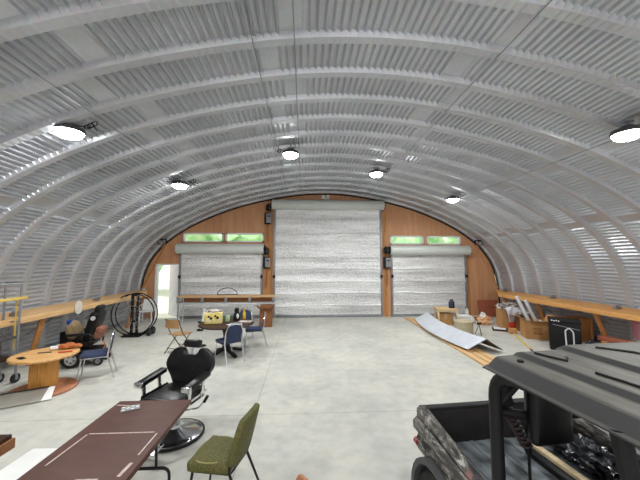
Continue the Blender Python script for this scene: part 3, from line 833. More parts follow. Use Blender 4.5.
# ------------------------------------------------------------------ banquet chairs
def banquet(label, loc, rz, group='blue stacking chairs'):
    t = thing('stacking_chair', label, 'chair', loc, rz, group)
    b = cushion(.42, .42, .06, .025, .012); move(b, (0, -.02, .445)); obj('seat', b, M['blue_cloth'], t)
    # back pad with rounded top
    poly = [(-.17, 0), (.17, 0)] + [(.178*math.cos(a*PI/12), .2+.165*math.sin(a*PI/12)) for a in range(0, 13)]
    b = BM(); prism(b, poly, .035, Matrix(), .01); move(b, Matrix.Rotation(PI/2, 4, 'X')); move(b, T(0, .235, .47) @ Matrix.Rotation(math.radians(-9), 4, 'X')); obj('backrest', b, M['blue_cloth'], t)
    arc = [(.208*math.cos(a*PI/10), .63+.24*math.sin(a*PI/10)) for a in range(0, 11)]
    pts = [(.21, .33, 0), (.205, .21, .43)] + [(x, .21+(z-.45)*.16, z) for x, z in arc] + [(-.205, .21, .43), (-.21, .33, 0)]
    b = BM(); tube(b, bend(pts[:2]+pts[2:], .03, 2), .0155, 8); obj('back_frame', b, M['chrome'], t)
    for s in (-1, 1):
        b = BM(); tube(b, [(s*.19, -.19, .42), (s*.205, -.24, 0)], .012, 8); obj('leg', b, M['chrome'], t)
        b = BM(); tube(b, [(s*.2, -.2, .41), (s*.205, .21, .41)], .01, 6); obj('side_rail', b, M['chrome'], t)
    b = BM(); tube(b, [(-.2, -.2, .41), (.2, -.2, .41)], .01, 6); obj('front_rail', b, M['chrome'], t)
    return t
ch = banquet('blue padded stacking chair with chrome legs standing in front of the wheelchair', (-4.0, 6.15, 0), -65)
dup(ch, (-1.68, 6.98, 0), 222, 'blue padded stacking chair at the near side of the round table, back to the viewer')
dup(ch, (-1.3, 8.15, 0), -80, 'blue padded stacking chair at the right side of the round table')
dup(ch, (-1.72, 8.65, 0), -8, 'blue padded stacking chair behind the round table, only its back top showing')
t = thing('pole_stand', 'slim white pole with black fittings standing at the left edge of the round table', 'stand', (-2.72, 8.2, 0))
b = BM(); tube(b, [(0, 0, .02), (.03, 0, .45), (.1, 0, .95)], .028, 10); obj('pole', b, M['white'], t)
b = BM(); lathe(b, [(0, 0), (.16, 0), (.16, .015), (.05, .04), (0, .04)], 20); obj('base', b, M['black'], t)
b = BM(); bx(b, (-.0, 0, .42), (.16, .1, .05), None, .015); bx(b, (.0, 0, .62), (.12, .07, .04), None, .012); obj('clamp', b, M['black'], t)

# round table with its things
t = thing('round_table', 'dark round pedestal table with a brown top in front of the left roller door', 'table', (-1.85, 7.45, 0))
b = BM(); lathe(b, [(0, .7), (.6, .7), (.64, .71), (.645, .725), (.635, .74), (0, .74)], 44); obj('tabletop', b, M['dark_wood'], t)
b = BM(); lathe(b, [(0, .1), (.11, .1), (.09, .2), (.07, .45), (.11, .62), (.16, .7), (0, .7)], 22); obj('pedestal', b, M['black'], t)
for k in range(4):
    a = PI/4+k*PI/2; b = BM(); beam(b, (.05*math.cos(a), .05*math.sin(a), .14), (.42*math.cos(a), .42*math.sin(a), .03), .08, .06, .01); obj('foot', b, M['black'], t)
zt = .742
t = thing('party_bag', 'yellow patterned gift bag on the left of the round table', 'bag', (-2.15, 7.42, zt), 8)
b = BM(); bx(b, (0, 0, .13), (.4, .2, .26), None, .02); obj('bag_body', b, M['party'], t)
for k in range(7):
    x, z = -.15+.05*k, .08+.13*((k*37 % 10)/10); b = BM(); cyl(b, (x, -.1, z), (x, -.104, z), .02+.006*(k % 3), n=14)
    obj('printed_spot', b, M['black' if k % 3 else 'white'], t)
b = blob(.12, (1.5, .75, .45), (0, 0, .27), .3, 4, 3, 1.1); obj('tissue', b, M['clutter'], t)
t = thing('plush_penguin', 'small black and white bottle-shaped figure on the round table', 'figurine', (-1.68, 7.75, zt))
b = BM(); lathe(b, [(0, 0), (.07, .0), (.085, .08), (.075, .17), (.05, .2), (.06, .24), (.055, .29), (0, .32)], 20); obj('body', b, M['black'], t)
b = blob(.045, (.9, .4, 1.5), (.03, -.065, .11), .05, 2, 2); obj('belly', b, M['white'], t)
put('paper_sheet', blob(.13, (1.2, .9, .12), (0, 0, .012), .3, 3, 3, 3.3, .001), M['cloth_white'], 'crumpled white paper in the middle of the round table', 'paper', (-1.6, 7.2, zt), 20)
put('green_box', box((0, 0, .07), (.1, .08, .14), None, .01), M['leaf'], 'small green carton between the yellow bag and the black figure', 'box', (-1.87, 7.62, zt), 15)
put('magazine', box((0, 0, .008), (.3, .22, .016), None, .003), M['clutter'], 'pale magazine lying flat at the right end of the round table', 'magazine', (-1.42, 7.55, zt), -15)
t = thing('syrup_bottle', 'yellow bottle at the far edge of the round table', 'bottle', (-1.53, 7.93, zt))
b = BM(); lathe(b, [(0, 0), (.035, 0), (.04, .02), (.038, .15), (.018, .2), (.018, .23), (0, .23)], 16); obj('bottle_body', b, M['yellow'], t)
b = BM(); lathe(b, [(0, .23), (.02, .23), (.02, .27), (0, .27)], 12); obj('cap', b, M['orange'], t)

# folding chair
t = thing('folding_chair', 'tan metal folding chair left of the round table', 'chair', (-3.06, 7.75, 0), 154)
b = BM(); bx(b, (0, -.02, .44), (.4, .4, .025), None, .012); obj('seat', b, M['tan_metal'], t)
b = grid(BM(), lambda u, v: Vector(((u-.5)*.44, .25-.05*(1-(2*u-1)**2)*-1-.02*v, .62+.19*v)), 12, 4); thicken(b, .018); obj('backrest', b, M['tan_metal'], t)
for s in (-1, 1):
    b = BM(); tube(b, [(s*.215, -.26, 0), (s*.215, .12, .5), (s*.215, .25, .82)], .012, 8); obj('leg', b, M['tan_frame'], t)
    b = BM(); tube(b, [(s*.19, .27, 0), (s*.19, -.14, .43)], .011, 8); obj('leg', b, M['tan_frame'], t)
b = BM(); tube(b, [(-.215, -.18, .12), (.215, -.18, .12)], .009, 6); tube(b, [(-.19, .2, .12), (.19, .2, .12)], .009, 6); obj('stretcher', b, M['tan_frame'], t)

# carton behind the right chair
def carton(name, label, loc, rz, w, d, h, m, flaps=(1, 1, 1, 1), fl=.16, ang=35, mi=None):
    t = thing(name, label, 'box', loc, rz)
    b = BM(); th = .012
    bx(b, (0, 0, th/2), (w, d, th))
    for s in (-1, 1):
        bx(b, (s*(w/2-th/2), 0, h/2), (th, d, h)); bx(b, (0, s*(d/2-th/2), h/2), (w, th, h))
    obj('body', b, m, t)
    for k, on in enumerate(flaps):
        if not on: continue
        sx, sy = ((0, -1), (1, 0), (0, 1), (-1, 0))[k]
        a = math.radians(ang+(k*17 % 23))
        if sx == 0:
            p = Vector((0, sy*d/2, h)); q = p+Vector((0, sy*math.cos(a)*fl, math.sin(a)*fl*(.3 if k == 0 else 1))); ww = w*.97
        else:
            p = Vector((sx*w/2, 0, h)); q = p+Vector((sx*math.cos(a)*fl, 0, math.sin(a)*fl)); ww = d*.97
        b = BM(); beam(b, p, q, ww, .008); obj('flap', b, m, t)
    return t
carton('cardboard_box', 'brown open carton standing behind the right blue chair by the back wall', (-1.3, 10.62, 0), 5, .42, .4, .6, M['cardboard_dark'], fl=.14)

# ------------------------------------------------------------------ long lumber bench before the left door
t = thing('lumber_bench', 'long raised lumber bench with a white lower rail in front of the left roller door', 'bench', (-2.75, 11.1, 0))
L = 3.45
obj('top_plank', box((0, -.12, .965), (L, .14, .04), None, .005), M['lumber_x'], t)
obj('top_plank', box((0, .1, .985), (L-.1, .14, .04), None, .005), M['lumber_x'], t)
obj('middle_plank', box((.05, .05, .84), (L-.25, .04, .14), None, .005), M['cardboard_dark'], t)
obj('lower_rail', box((.1, -.19, .73), (L+.15, .05, .055), None, .006), M['steel_white'], t)
obj('lower_rail', box((.1, .19, .73), (L+.15, .05, .055), None, .006), M['steel_white'], t)
for k in range(5):
    x = -1.66+.83*k
    b = BM(); bx(b, (x, -.2, .86), (.09, .03, .2), None, .005); bx(b, (x, .19, .85), (.05, .04, .2), None, .005); bx(b, (x, 0, .775), (.05, .36, .04), None, .005); obj('bracket', b, M['grey_metal'], t)
for x in (-1.62, 1.4):
    for y in (-.16, .18):
        b = BM(); bx(b, (x, y, .355), (.03, .03, .71), None, .004); obj('leg', b, M['steel_white'], t)
t = thing('arched_hoop', 'black arched hoop standing on the lumber bench', 'hoop', (-2.78, 11.2, 1.006))
b = BM(); tube(b, [(.36*math.cos(a*PI/14), 0, .24*math.sin(a*PI/14)+.012) for a in range(15)], .014, 8); obj('hoop', b, M['black'], t)
b = BM(); tube(b, [(-.36, 0, .012), (.36, 0, .012)], .011, 6); obj('cross_rod', b, M['black'], t)

# ------------------------------------------------------------------ big hoop fan and white chair by the door
t = thing('hoop_stand', 'large black double hoop on a wheeled stand near the open door', 'hoop stand', (-5.08, 9.45, 0), 2)
for y, nm in ((-.11, 'front_ring'), (.11, 'rear_ring')):
    b = BM(); tube(b, [(.61*math.cos(a*PI/32), y, .64+.61*math.sin(a*PI/32)) for a in range(64)], .017, 8, True); rg = obj(nm, b, M['black'], t)
    b = BM()
    for rr in (.25, .43): tube(b, [(rr*math.cos(a*PI/24), y, .64+rr*math.sin(a*PI/24)) for a in range(48)], .003, 4, True)
    for k in range(10): a = k*PI/5+.1; tube(b, [(.1*math.cos(a), y, .64+.1*math.sin(a)), (.6*math.cos(a), y, .64+.6*math.sin(a))], .003, 4)
    obj('spoke_wire', b, M['steel_white'], rg)
b = BM()
for s in (-1, 1): bx(b, (s*.075, 0, .64), (.035, .12, 1.2), None, .006)
for z in (.06, .42, .85, 1.2): bx(b, (0, 0, z), (.17, .1, .05), None, .006)
obj('upright_frame', b, M['black'], t)
b = BM(); bx(b, (0, 0, .025), (.5, .46, .04), None, .01)
for s in (-1, 1): tube(b, [(s*.22, -.11, .04), (s*.27, -.11, .1)], .016, 6); tube(b, [(s*.22, .11, .04), (s*.27, .11, .1)], .016, 6)
obj('stand', b, M['black'], t)
wheel(t, (.46, -.05, .11), .11, .07, M['dark_grey'], M['rubber'], 5)
wheel(t, (.46, .2, .11), .11, .07, M['dark_grey'], M['rubber'], 5)
b = BM(); tube(b, [(.22, .08, .06), (.46, .08, .11)], .018, 6); cyl(b, (.42, .08, .11), (.5, .08, .11), .02, n=8); tube(b, [(.46, -.05, .11), (.46, .2, .11)], .014, 6); obj('axle', b, M['black'], t)

t = thing('plastic_chair', 'white plastic chair in the corner left of the open door', 'chair', (-5.72, 11.45, 0), 12)
b = BM(); bx(b, (0, 0, .42), (.42, .42, .035), None, .015); obj('seat', b, M['white'], t)
b = grid(BM(), lambda u, v: Vector(((u-.5)*.42*(1-.1*v), .21+.08*v+.04*(2*u-1)**2*-1, .43+.38*v)), 10, 6); thicken(b, .02); obj('backrest', b, M['white'], t)
for sx in (-1, 1):
    for sy in (-1, 1):
        b = BM(); tube(b, [(sx*.18, sy*.18, .41), (sx*.215, sy*.22, 0)], [.022, .018], 8); obj('leg', b, M['white'], t)
    b = BM(); tube(b, bend([(sx*.2, -.18, .42), (sx*.22, -.19, .62), (sx*.22, .22, .64)], .05), .018, 8); obj('armrest', b, M['white'], t)

# ------------------------------------------------------------------ barber chair
t = thing('barber_chair', 'black padded barber chair on a round chrome base behind the brown table', 'barber chair', (-1.64, 4.08, 0), -15)
b = BM(); lathe(b, [(0, 0), (.35, 0), (.365, .012), (.365, .03), (.35, .04), (.33, .03)], 44); obj('base_rim', b, M['black'], t)
b = BM(); lathe(b, [(.345, .03), (.33, .042), (.25, .055), (.12, .085), (.075, .11), (.07, .14), (0, .14)], 44); obj('base_plate', b, M['chrome'], t)
b = BM(); cyl(b, (0, 0, .12), (0, 0, .3), .06, n=24); cyl(b, (0, 0, .28), (0, 0, .42), .045, n=24); obj('hydraulic_column', b, M['chrome'], t)
b = BM(); tube(b, bend([(.05, .05, .28), (.25, .13, .3), (.34, .16, .42)], .04), .011, 8); lv = obj('pump_lever', b, M['chrome'], t)
b = BM(); cyl(b, (.31, .155, .37), (.355, .165, .45), .02, n=10); obj('lever_grip', b, M['black'], lv)
b = BM(); bx(b, (0, 0, .42), (.46, .42, .05), None, .01); obj('seat_frame', b, M['black_metal'], t)
b = cushion(.5, .54, .13, .05, .02); move(b, (0, -.04, .5)); obj('seat', b, M['black_vinyl'], t)
# winged back
def back_poly():
    L = [(.0, 0), (.2, .0), (.235, .08), (.34, .2), (.36, .28), (.32, .38), (.25, .46), (.18, .48), (.13, .475), (.1, .41), (.09, .39), (.0, .385)]
    return [(x, z) for x, z in L] + [(-x, z) for x, z in L[::-1][1:-1]]
def rnd(poly, it=3):
    for _ in range(it):
        q = []
        for i in range(len(poly)):
            a, b = Vector(poly[i]), Vector(poly[(i+1) % len(poly)])
            q += [tuple(a*.75+b*.25), tuple(a*.25+b*.75)]
        poly = q
    return poly
BK = T(0, .23, .54) @ Matrix.Rotation(math.radians(-14), 4, 'X')
b = BM(); prism(b, rnd(back_poly(), 2), .11, T(0, 0, -.055), .03); move(b, Matrix.Rotation(PI/2, 4, 'X')); move(b, BK)
bk = obj('backrest', b, M['black_vinyl'], t, 50)
for s in (-1, 1):
    b = BM(); cyl(b, (s*.09, -.055, .21), (s*.09, -.07, .21), .013, n=12); move(b, BK); obj('button', b, M['black_metal'], bk)
b = BM()
for s in (-1, 1): cyl(b, (s*.05, .0, .36), (s*.05, 0, .5), .008, n=8)
bx(b, (0, .0, .42), (.035, .012, .16)); move(b, BK); obj('headrest_post', b, M['chrome'], t)
b = cushion(.24, .1, .1, .03, .005); move(b, (0, -.02, .53)); move(b, BK); obj('headrest', b, M['black_vinyl'], t)
for s in (-1, 1):
    b = BM(); bx(b, (0, 0, 0), (.11, .44, .06), None, .022); move(b, T(s*.33, -.03, .71) @ Matrix.Rotation(math.radians(6), 4, 'X')); ar = obj('armrest', b, M['black_vinyl'], t)
    b = BM(); bx(b, (0, 0, 0), (.114, .05, .062), None, .014); move(b, T(s*.33, -.25, .687)); obj('arm_cap', b, M['chrome'], ar)
    b = BM()
    for y in (-.17, .1): beam(b, (s*.31, y, .46), (s*.33, y-.01, .69), .05, .02, .004, (1, 0, 0))
    beam(b, (s*.3, -.26, .5), (s*.3, .22, .5), .025, .03, .005)
    obj('arm_support', b, M['chrome'], t)
    b = BM(); bx(b, (s*.275, -.03, .5), (.03, .46, .13), None, .012); obj('side_panel', b, M['black_vinyl'], t)
b = BM()
for s in (-1, 1): tube(b, bend([(s*.17, -.22, .43), (s*.17, -.38, .36), (s*.17, -.5, .16)], .06), .014, 8)
bx(b, (0, -.52, .15), (.42, .16, .022), Matrix.Rotation(math.radians(14), 3, 'X'), .008); obj('footrest', b, M['chrome'], t)

# ------------------------------------------------------------------ brown folding table
t = thing('folding_table', 'brown laminate folding table with worn white scratches in the foreground', 'table', (-1.56, 2.47, 0), 0)
top = obj('tabletop', box((0, 0, .722), (.74, 1.83, .036), None, .01, 3), M['brown_top'], t)
b = BM(); bx(b, (0, 0, .69), (.7, 1.78, .03)); obj('edge_apron', b, M['brown_edge'], t)
b = BM()
def strip(x0, y0, x1, y1, w): 
    p, q = Vector((x0, y0, .7403)), Vector((x1, y1, .7403)); obj('worn_strip', beam(BM(), p, q, w, .0012), M['worn_white'], top)
strip(-.26, .3, .28, .3, .012); strip(.31, .28, .31, -.01, .012); strip(.31, -.1, .3, -.24, .025)
strip(-.27, .29, -.29, -.1, .012); strip(-.35, .82, -.2, .8, .012); strip(.03, -.26, .18, -.26, .012)
for y in (.51, -.62):
    b = BM(); tube(b, bend([(-.33, y, 0), (-.33, y, .31), (.33, y, .31), (.33, y, 0)], .07), .014, 8)
    for x in (-.21, .21): tube(b, [(x*1., y, .31), (x, y-.02, .68)], .012, 8)
    tube(b, [(0, y, .31), (0, y-.35 if y > 0 else y+.35, .68)], .008, 6)
    obj('leg_frame', b, M['black_metal'], t)
b = BM(); bx(b, (0, 0, .006), (.16, .1, .012), None, .003)
t = thing('game_card', 'small grey and white patterned card on the far end of the brown table', 'card', (-1.72, 3.2, .741), 25)
obj('card', b, M['plastic_grey'], t)
b = BM()
for i in range(4):
    for j in range(3):
        if (i+j) % 2 == 0: bx(b, (-.06+.04*i, -.03+.03*j, .0125), (.026, .02, .002))
obj('printed_pattern', b, M['white'], t)

t = thing('white_table', 'low white table top half under the brown table at the bottom edge', 'table', (-2.2, 2.45, 0), -2)
obj('tabletop', box((0, 0, .47), (.62, 1.16, .04), None, .02), M['white'], t)
for sx in (-1, 1):
    for sy in (-1, 1):
        b = BM(); tube(b, [(sx*.25, sy*.5, .46), (sx*.27, sy*.53, 0)], .018, 8); obj('leg', b, M['steel_white'], t)
t = thing('timber_bench', 'rough timber bench end at the lower left edge', 'bench', (-3.06, 3.1, 0), 90)
obj('top_timber', box((-.2, 0, .36), (.95, .24, .1), None, .008), M['cardboard_dark'], t)
obj('top_board', box((-.21, .01, .43), (.94, .21, .04), None, .005), M['dark_wood'], t)
for x in (-.55, -.05): obj('leg', box((x, 0, .155), (.09, .16, .31), None, .006), M['lumber_z'], t)

# ------------------------------------------------------------------ olive chair
t = thing('dining_chair', 'olive green upholstered chair with slim dark legs in the foreground', 'chair', (-.775, 2.95, 0), -104)
b = cushion(.4, .39, .1, .04, .015); move(b, (0, -.0, .43))
for v in b.verts: v.co.x *= 1+.1*(-v.co.y)/.2
se = obj('seat', b, M['olive'], t)
b = BM(); w = .215
loop = [(-w*1.0, -.18), (w*1.0, -.18), (w*.84, .17), (-w*.84, .17)]
tube(b, [(x, y-.01, .475) for x, y in rnd(loop, 3)], .006, 6, True); obj('piping', b, M['olive_piping'], se)
poly = [(-.2, 0), (.2, 0), (.205, .2), (.19, .4), (.15, .45), (-.15, .45), (-.19, .4), (-.205, .2)]
b = BM(); prism(b, rnd(poly, 1), .055, T(0, 0, -.0275), .018); move(b, Matrix.Rotation(PI/2, 4, 'X')); move(b, T(0, .215, .42) @ Matrix.Rotation(math.radians(-14), 4, 'X'))
for v in b.verts: v.co.y += .05*((v.co.x/.2)**2)*-.5
obj('backrest', b, M['olive'], t)
for sx in (-1, 1):
    b = BM(); tube(b, [(sx*.17, -.15, .4), (sx*.19, -.2, 0)], [.013, .01], 8); obj('leg', b, M['black_metal'], t)
    b = BM(); tube(b, [(sx*.17, .2, .52), (sx*.17, .19, .4), (sx*.2, .36, 0)], [.012, .013, .01], 8); obj('leg', b, M['black_metal'], t)
b = BM(); tube(b, bend([(-.17, -.15, .375), (.17, -.15, .375), (.15, .19, .375), (-.15, .19, .375), (-.17, -.15, .375)], .03), .01, 6); obj('seat_frame', b, M['black_metal'], t)

# chair whose brown back top just enters the frame
t = thing('wooden_chair', 'brown chair of which only a back corner shows at the bottom edge', 'chair', (-.22, 1.82, 0), -66)
obj('seat', move(cushion(.42, .42, .06, .02, .01), (0, -.02, .43)), M['red_wood'], t)
poly = [(-.18, .0), (.18, 0), (.19, .3), (.15, .38), (-.15, .38), (-.19, .3)]
b = BM(); prism(b, rnd(poly, 1), .03, T(0, 0, -.015), .008); move(b, Matrix.Rotation(PI/2, 4, 'X')); move(b, T(0, .21, .46) @ Matrix.Rotation(math.radians(-13), 4, 'X')); obj('backrest', b, M['stain_wood'], t)
for sx in (-1, 1):
    for sy in (-1, 1):
        b = BM(); tube(b, [(sx*.18, sy*.17, .42), (sx*.2, sy*.22, 0)], [.016, .012], 8); obj('leg', b, M['dark_wood'], t)

# ------------------------------------------------------------------ utility vehicle
U_T = 5.
u = thing('utility_vehicle', 'black and camouflage utility vehicle with a grey roof, parked at the lower right', 'utility vehicle', (.93, 2.66, 0), -(180-U_T)-0)
# local frame: x = lateral from the bed's left rail, y = forward (towards the viewpoint)
u.rotation_euler = (0, 0, math.radians(U_T)); 
def F(x, s, z): return Vector((x, -s, z))        # lateral, distance ahead of the tailgate, height
W = 1.5
# cargo bed
b = BM(); bx(b, F(W/2, .52, .635), (W-.1, 1.0, .03))
for k in range(7): bx(b, F(.2+k*.16, .52, .652), (.03, .96, .007), None, .003)
bed = obj('bed_floor', b, M['bed_floor'], u)
def side_panel(x, s):
    """camouflage side wall with a broad rolled rail; s = +1 opens to the right"""
    poly = [(0.005, .93), (.03, .955), (.085, .955), (.105, .93), (.105, .64), (.07, .60), (.01, .60), (-.015, .66), (.015, .73), (-.03, .78), (-.03, .84), (.005, .87)]
    b = BM(); pr = [(x+s*px, pz) for px, pz in poly]
    prism(b, pr, 1.02, Matrix.Rotation(PI/2, 4, 'X'))
    for v in b.verts:
        if v.co.z > .85: v.co.z += .15*v.co.y                   # the rail drops towards the cab
    return b
obj('side_panel', side_panel(.05, 1), M['camo'], u)
obj('side_panel', side_panel(W-.05, -1), M['camo'], u)
b = BM(); bx(b, F(W/2, .03, .78), (W-.3, .05, .32), None, .012); bx(b, F(W/2, .025, .94), (W-.24, .07, .025), None, .01)
tg = obj('tailgate', b, M['liner'], u)
for x in (.158, W-.158):
    obj('bed_liner', box(F(x, .53, .72), (.012, .94, .17)), M['liner'], u)
obj('bed_front_wall', box(F(W/2, 1.02, .78), (W-.1, .04, .34), None, .01), M['liner'], u)
b = BM(); cyl(b, F(.055, .03, .66), F(.055, -.02, .66), .028, n=14); obj('tail_light', b, M['tail_red'], u)
b = BM(); cyl(b, F(W-.055, .03, .66), F(W-.055, -.02, .66), .028, n=14); obj('tail_light', b, M['tail_red'], u)
# wheels and mudguards
for x, s in ((.13, .36), (W-.13, .36), (.07, 2.3), (W-.07, 2.3)):
    wheel(u, F(x, s, .31), .31, .22, M['grey_metal'], M['rubber'], 6)
for x, sg in ((0, -1), (W, 1)):
    b = BM(); pts = [(.36*math.cos(a*PI/12), .36*math.sin(a*PI/12)) for a in range(0, 13)] + [(.316*math.cos(a*PI/12), .316*math.sin(a*PI/12)) for a in range(12, -1, -1)]
    prism(b, pts, .26, T(x-.13+sg*-.12, -.36, .33) @ Matrix.Rotation(PI/2, 4, 'Z') @ Matrix.Rotation(PI/2, 4, 'X')); obj('fender', b, M['dark_grey'], u)
# chassis and cab tub
b = BM(); bx(b, F(W/2, 1.3, .45), (W-.46, 2.7, .16), None, .03); obj('chassis', b, M['utv_black'], u)
b = BM(); bx(b, F(W/2, 1.62, .5), (W-.06, 1.1, .06), None, .02); bx(b, F(W/2, 1.2, .66), (W-.1, .34, .3), None, .03); obj('cab_floor', b, M['utv_black'], u)
b = BM(); bx(b, F(W/2, 2.5, .78), (W-.12, .8, .34), None, .1, 3); obj('hood', b, M['camo'], u)
b = BM(); bx(b, F(W/2, 2.1, .9), (W-.12, .14, .26), None, .04); obj('dashboard', b, M['utv_black'], u)
b = BM(); tube(b, [F(.42+.17*math.cos(a*PI/10), 1.86-.06*math.sin(a*PI/10), 1.02+.15*math.sin(a*PI/10)) for a in range(20)], .015, 8, True); tube(b, [F(.42, 1.86, 1.02), F(.42, 2.1, .92)], .02, 8); obj('steering_wheel', b, M['utv_black'], u)
obj('bench_seat', move(cushion(W-.16, .48, .12, .04, .02), F(W/2, 1.36, .85)), M['black_vinyl'], u)
for x0, x1 in ((.18, .42), (1.05, 1.29)):
    b = cushion(x1-x0, .4, .09, .04, .01); move(b, Matrix.Rotation(PI/2, 4, 'X')); move(b, F((x0+x1)/2, 1.07, 1.43)); obj('seat_back', b, M['black_vinyl'], u)
# roll cage
zr = 1.6
def roof_z(s): return 0.
for x in (.045, W-.045):
    b = BM(); tube(b, bend([F(x, 1.0, .6), F(x, 1.0, zr-.02), F(x+.03*(1 if x < .5 else -1), 1.3, zr+.005), F(x+.03*(1 if x < .5 else -1), 2.15, zr+.005), F(x, 2.5, .95)], .12, 6), .034, 12); obj('cage_post', b, M['utv_black'], u)
    b = BM(); tube(b, [F(x+(.0), 1.62, zr+.01), F(x, 1.74, .95), F(x, 1.74, .6)], .03, 10); obj('cage_post', b, M['utv_black'], u)
for p, q in (((.045, 1.0, 1.4), (.2, 1.02, 1.56)), ((W-.045, 1.0, 1.4), (W-.2, 1.02, 1.56))):
    obj('cage_brace', tube(BM(), [F(*p), F(*q)], .024, 10), M['utv_black'], u)
b = BM(); tube(b, [F(.045, 1.0, 1.38), F(.25, 1.05, 1.36), F(W-.25, 1.05, 1.36), F(W-.045, 1.0, 1.38)], .024, 10); obj('cross_tube', b, M['utv_black'], u)
b = BM(); bx(b, F(.1, .99, 1.47), (.06, .06, .14), Matrix.Rotation(math.radians(-18), 3, 'Y'), .012); obj('belt_reel', b, M['utv_black'], u)
# coiled strap and hose
b = BM(); pts = []
for k in range(90):
    tt = k/89; a = tt*2*PI*9; c = F(.1+.125*tt, 1.0, 1.41-.23*tt); pts.append(c+Vector((.022*math.cos(a), .022*math.sin(a), .008*math.cos(a))))
tube(b, pts, .0085, 6); tube(b, [F(.1, 1.0, 1.41), F(.225, 1.0, 1.18)], .014, 8); cd = obj('coiled_strap', b, mat('strap_brown', '#2a1f1e', .6, 0, '#1c1516', 8), u)
b = BM(); cyl(b, F(.22, 1.0, 1.2), F(.235, 1.0, 1.15), .026, .018, 12); tube(b, [F(.235, 1.0, 1.16), F(.235, 1.0, .9), F(.25, 1.02, .64)], .008, 8); obj('buckle_strap', b, M['black'], cd)
# roof: ribbed plastic sheet with rolled lips
def roof_bm():
    prof = [(-.012, -.064), (-.01, -.058), (.006, -.052), (.016, -.045), (.062, -.006), (.078, .0), (.165, .003), (.176, .006), (.198, .028), (.212, .031), (.435, .033), (.446, .036), (.468, .056), (.482, .058), (W/2, .06)]
    prof = prof + [(W-x, z) for x, z in prof[::-1][1:]]
    bm = BM(); NS = 30; rows = []
    for i in range(NS+1):
        s = .965+1.32*i/NS; row = []
        e = min(i, NS-i)/1.5; k = min(1., e)                    # ends roll down
        for x, z in prof:
            dz = (-.03*(1-k)) if i in (0, NS) else 0
            zz = z if not (i == 0) else min(z, z*.55+.0)
            xx = x+.02*(1 if x < W/2 else -1 if x > W/2 else 0)
            row.append(bm.verts.new(F(xx, s, 1.663+zz+roof_z(s)+dz*0)))
        rows.append(row)
    for a, c in zip(rows, rows[1:]):
        for j in range(len(prof)-1): bm.faces.new((a[j], a[j+1], c[j+1], c[j]))
    # front and rear skirts
    for row, ds in ((rows[0], -.015), (rows[-1], .02)):
        low = [bm.verts.new((v.co.x, v.co.y-ds, min(v.co.z-.004, row[5].co.z-.05))) for v in row]
        for j in range(len(row)-1): bm.faces.new((row[j], row[j+1], low[j+1], low[j]))
    bmesh.ops.recalc_face_normals(bm, faces=bm.faces[:])
    bmesh.ops.solidify(bm, geom=bm.faces[:], thickness=.008)
    return bm
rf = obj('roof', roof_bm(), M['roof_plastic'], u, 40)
b = BM()
tube(b, [F(.249, 1.056, 1.701), F(.272, 1.13, 1.701), F(.3, 1.2, 1.701), F(.352, 1.15, 1.702)], .006, 6)  # thin black lines laid on the roof sheet
obj('roof_strap', b, M['black'], rf)
b = BM(); tube(b, [F(.272, 1.36, 1.701), F(.283, 1.46, 1.701), F(.292, 1.62, 1.701)], .006, 6); obj('roof_strap', b, M['black'], rf)
b = BM(); tube(b, [F(.6, 1.09, 1.727), F(.7, 1.2, 1.728), F(.76, 1.4, 1.728)], .006, 6); obj('roof_strap', b, M['black'], rf)
for x, s in ((.14, 1.08), (W-.14, 1.08), (.11, 2.15), (W-.11, 2.15)):
    b = BM(); cyl(b, F(x, s, 1.66), F(x, s, 1.675), .016, n=12); obj('roof_bolt', b, M['black'], rf)
# things in the bed
def world(x, s, z): 
    c, sn = math.cos(math.radians(U_T)), math.sin(math.radians(U_T)); return (.93+x*c+s*sn, 2.66+x*sn-s*c, z)
t = thing('wood_plank', 'pale cream plank lying along the vehicle bed', 'plank', world(.98, .5, .66), U_T)
b = BM(); bx(b, (0, 0, .015), (.055, .88, .03), None, .004); obj('plank', b, M['pale_wood_x'], t)
t['category'] = 'plank'
t = thing('black_bar', 'black square bar lying in the vehicle bed left of the cream plank', 'bar', world(.86, .62, .66), U_T)
b = BM(); bx(b, (0, 0, .02), (.055, .66, .04), None, .006); obj('bar', b, M['black'], t)
t = thing('trash_bag', 'glossy black plastic bag lying in the vehicle bed right of the cream plank', 'bag', world(1.18, .5, .655), U_T)
obj('bag_body', blob(.16, (.75, 1.5, .6), (0, 0, .085), .3, 4.5, 4, 7.7, .004), M['bag_black'], t)
b = blob(.05, (.8, .9, .6), (.02, .22, .13), .3, 5, 3, 2.2); obj('bag_knot', b, M['bag_black'], t)

# ------------------------------------------------------------------ spare arch panel on lumber
t = thing('roof_panel', 'white crimped roof panel lying on boards near the right roller door', 'sheet metal', (4.2, 9.15, 0), 0)
def panel_fn(u_, v):
    y = (v-.5)*3.9
    # section: left slope up to the ridge, then down on the right
    if u_ < .6: x, z = -.24+.47*(u_/.6), .05+.24*(u_/.6)
    else: x, z = .23+.42*((u_-.6)/.4), .29-.26*((u_-.6)/.4)
    bow = .24*(1-(2*v-1)**2)
    x += .17*v-bow
    z += .012*(abs(((v*3.9/.13) % 1)-.5)*2) if u_ < .62 else 0
    return Vector((x, y, z+.045))
b = grid(BM(), panel_fn, 10, 120); thicken(b, .006); obj('panel', b, M['sheet_white'], t, 20)
b = grid(BM(), lambda a, v: panel_fn(.62+.38*a, v*.3)+Vector((-.016, -.004, -.014)), 3, 10); thicken(b, .006); obj('brown_underside', b, M['sheet_under'], t)
for x, y0, y1, lab in ((3.95, 5.9, 11.8, 'leftmost long board under the white roof panel'), (4.14, 6.1, 11.6, 'middle long board under the white roof panel'), (4.33, 6.0, 11.2, 'rightmost long board under the white roof panel')):
    put('lumber_board', box((0, 0, .02), (.16, y1-y0, .04), None, .005), M['lumber_y'], lab, 'board', (x, (y0+y1)/2, 0), -1.5, 'boards under the roof panel')

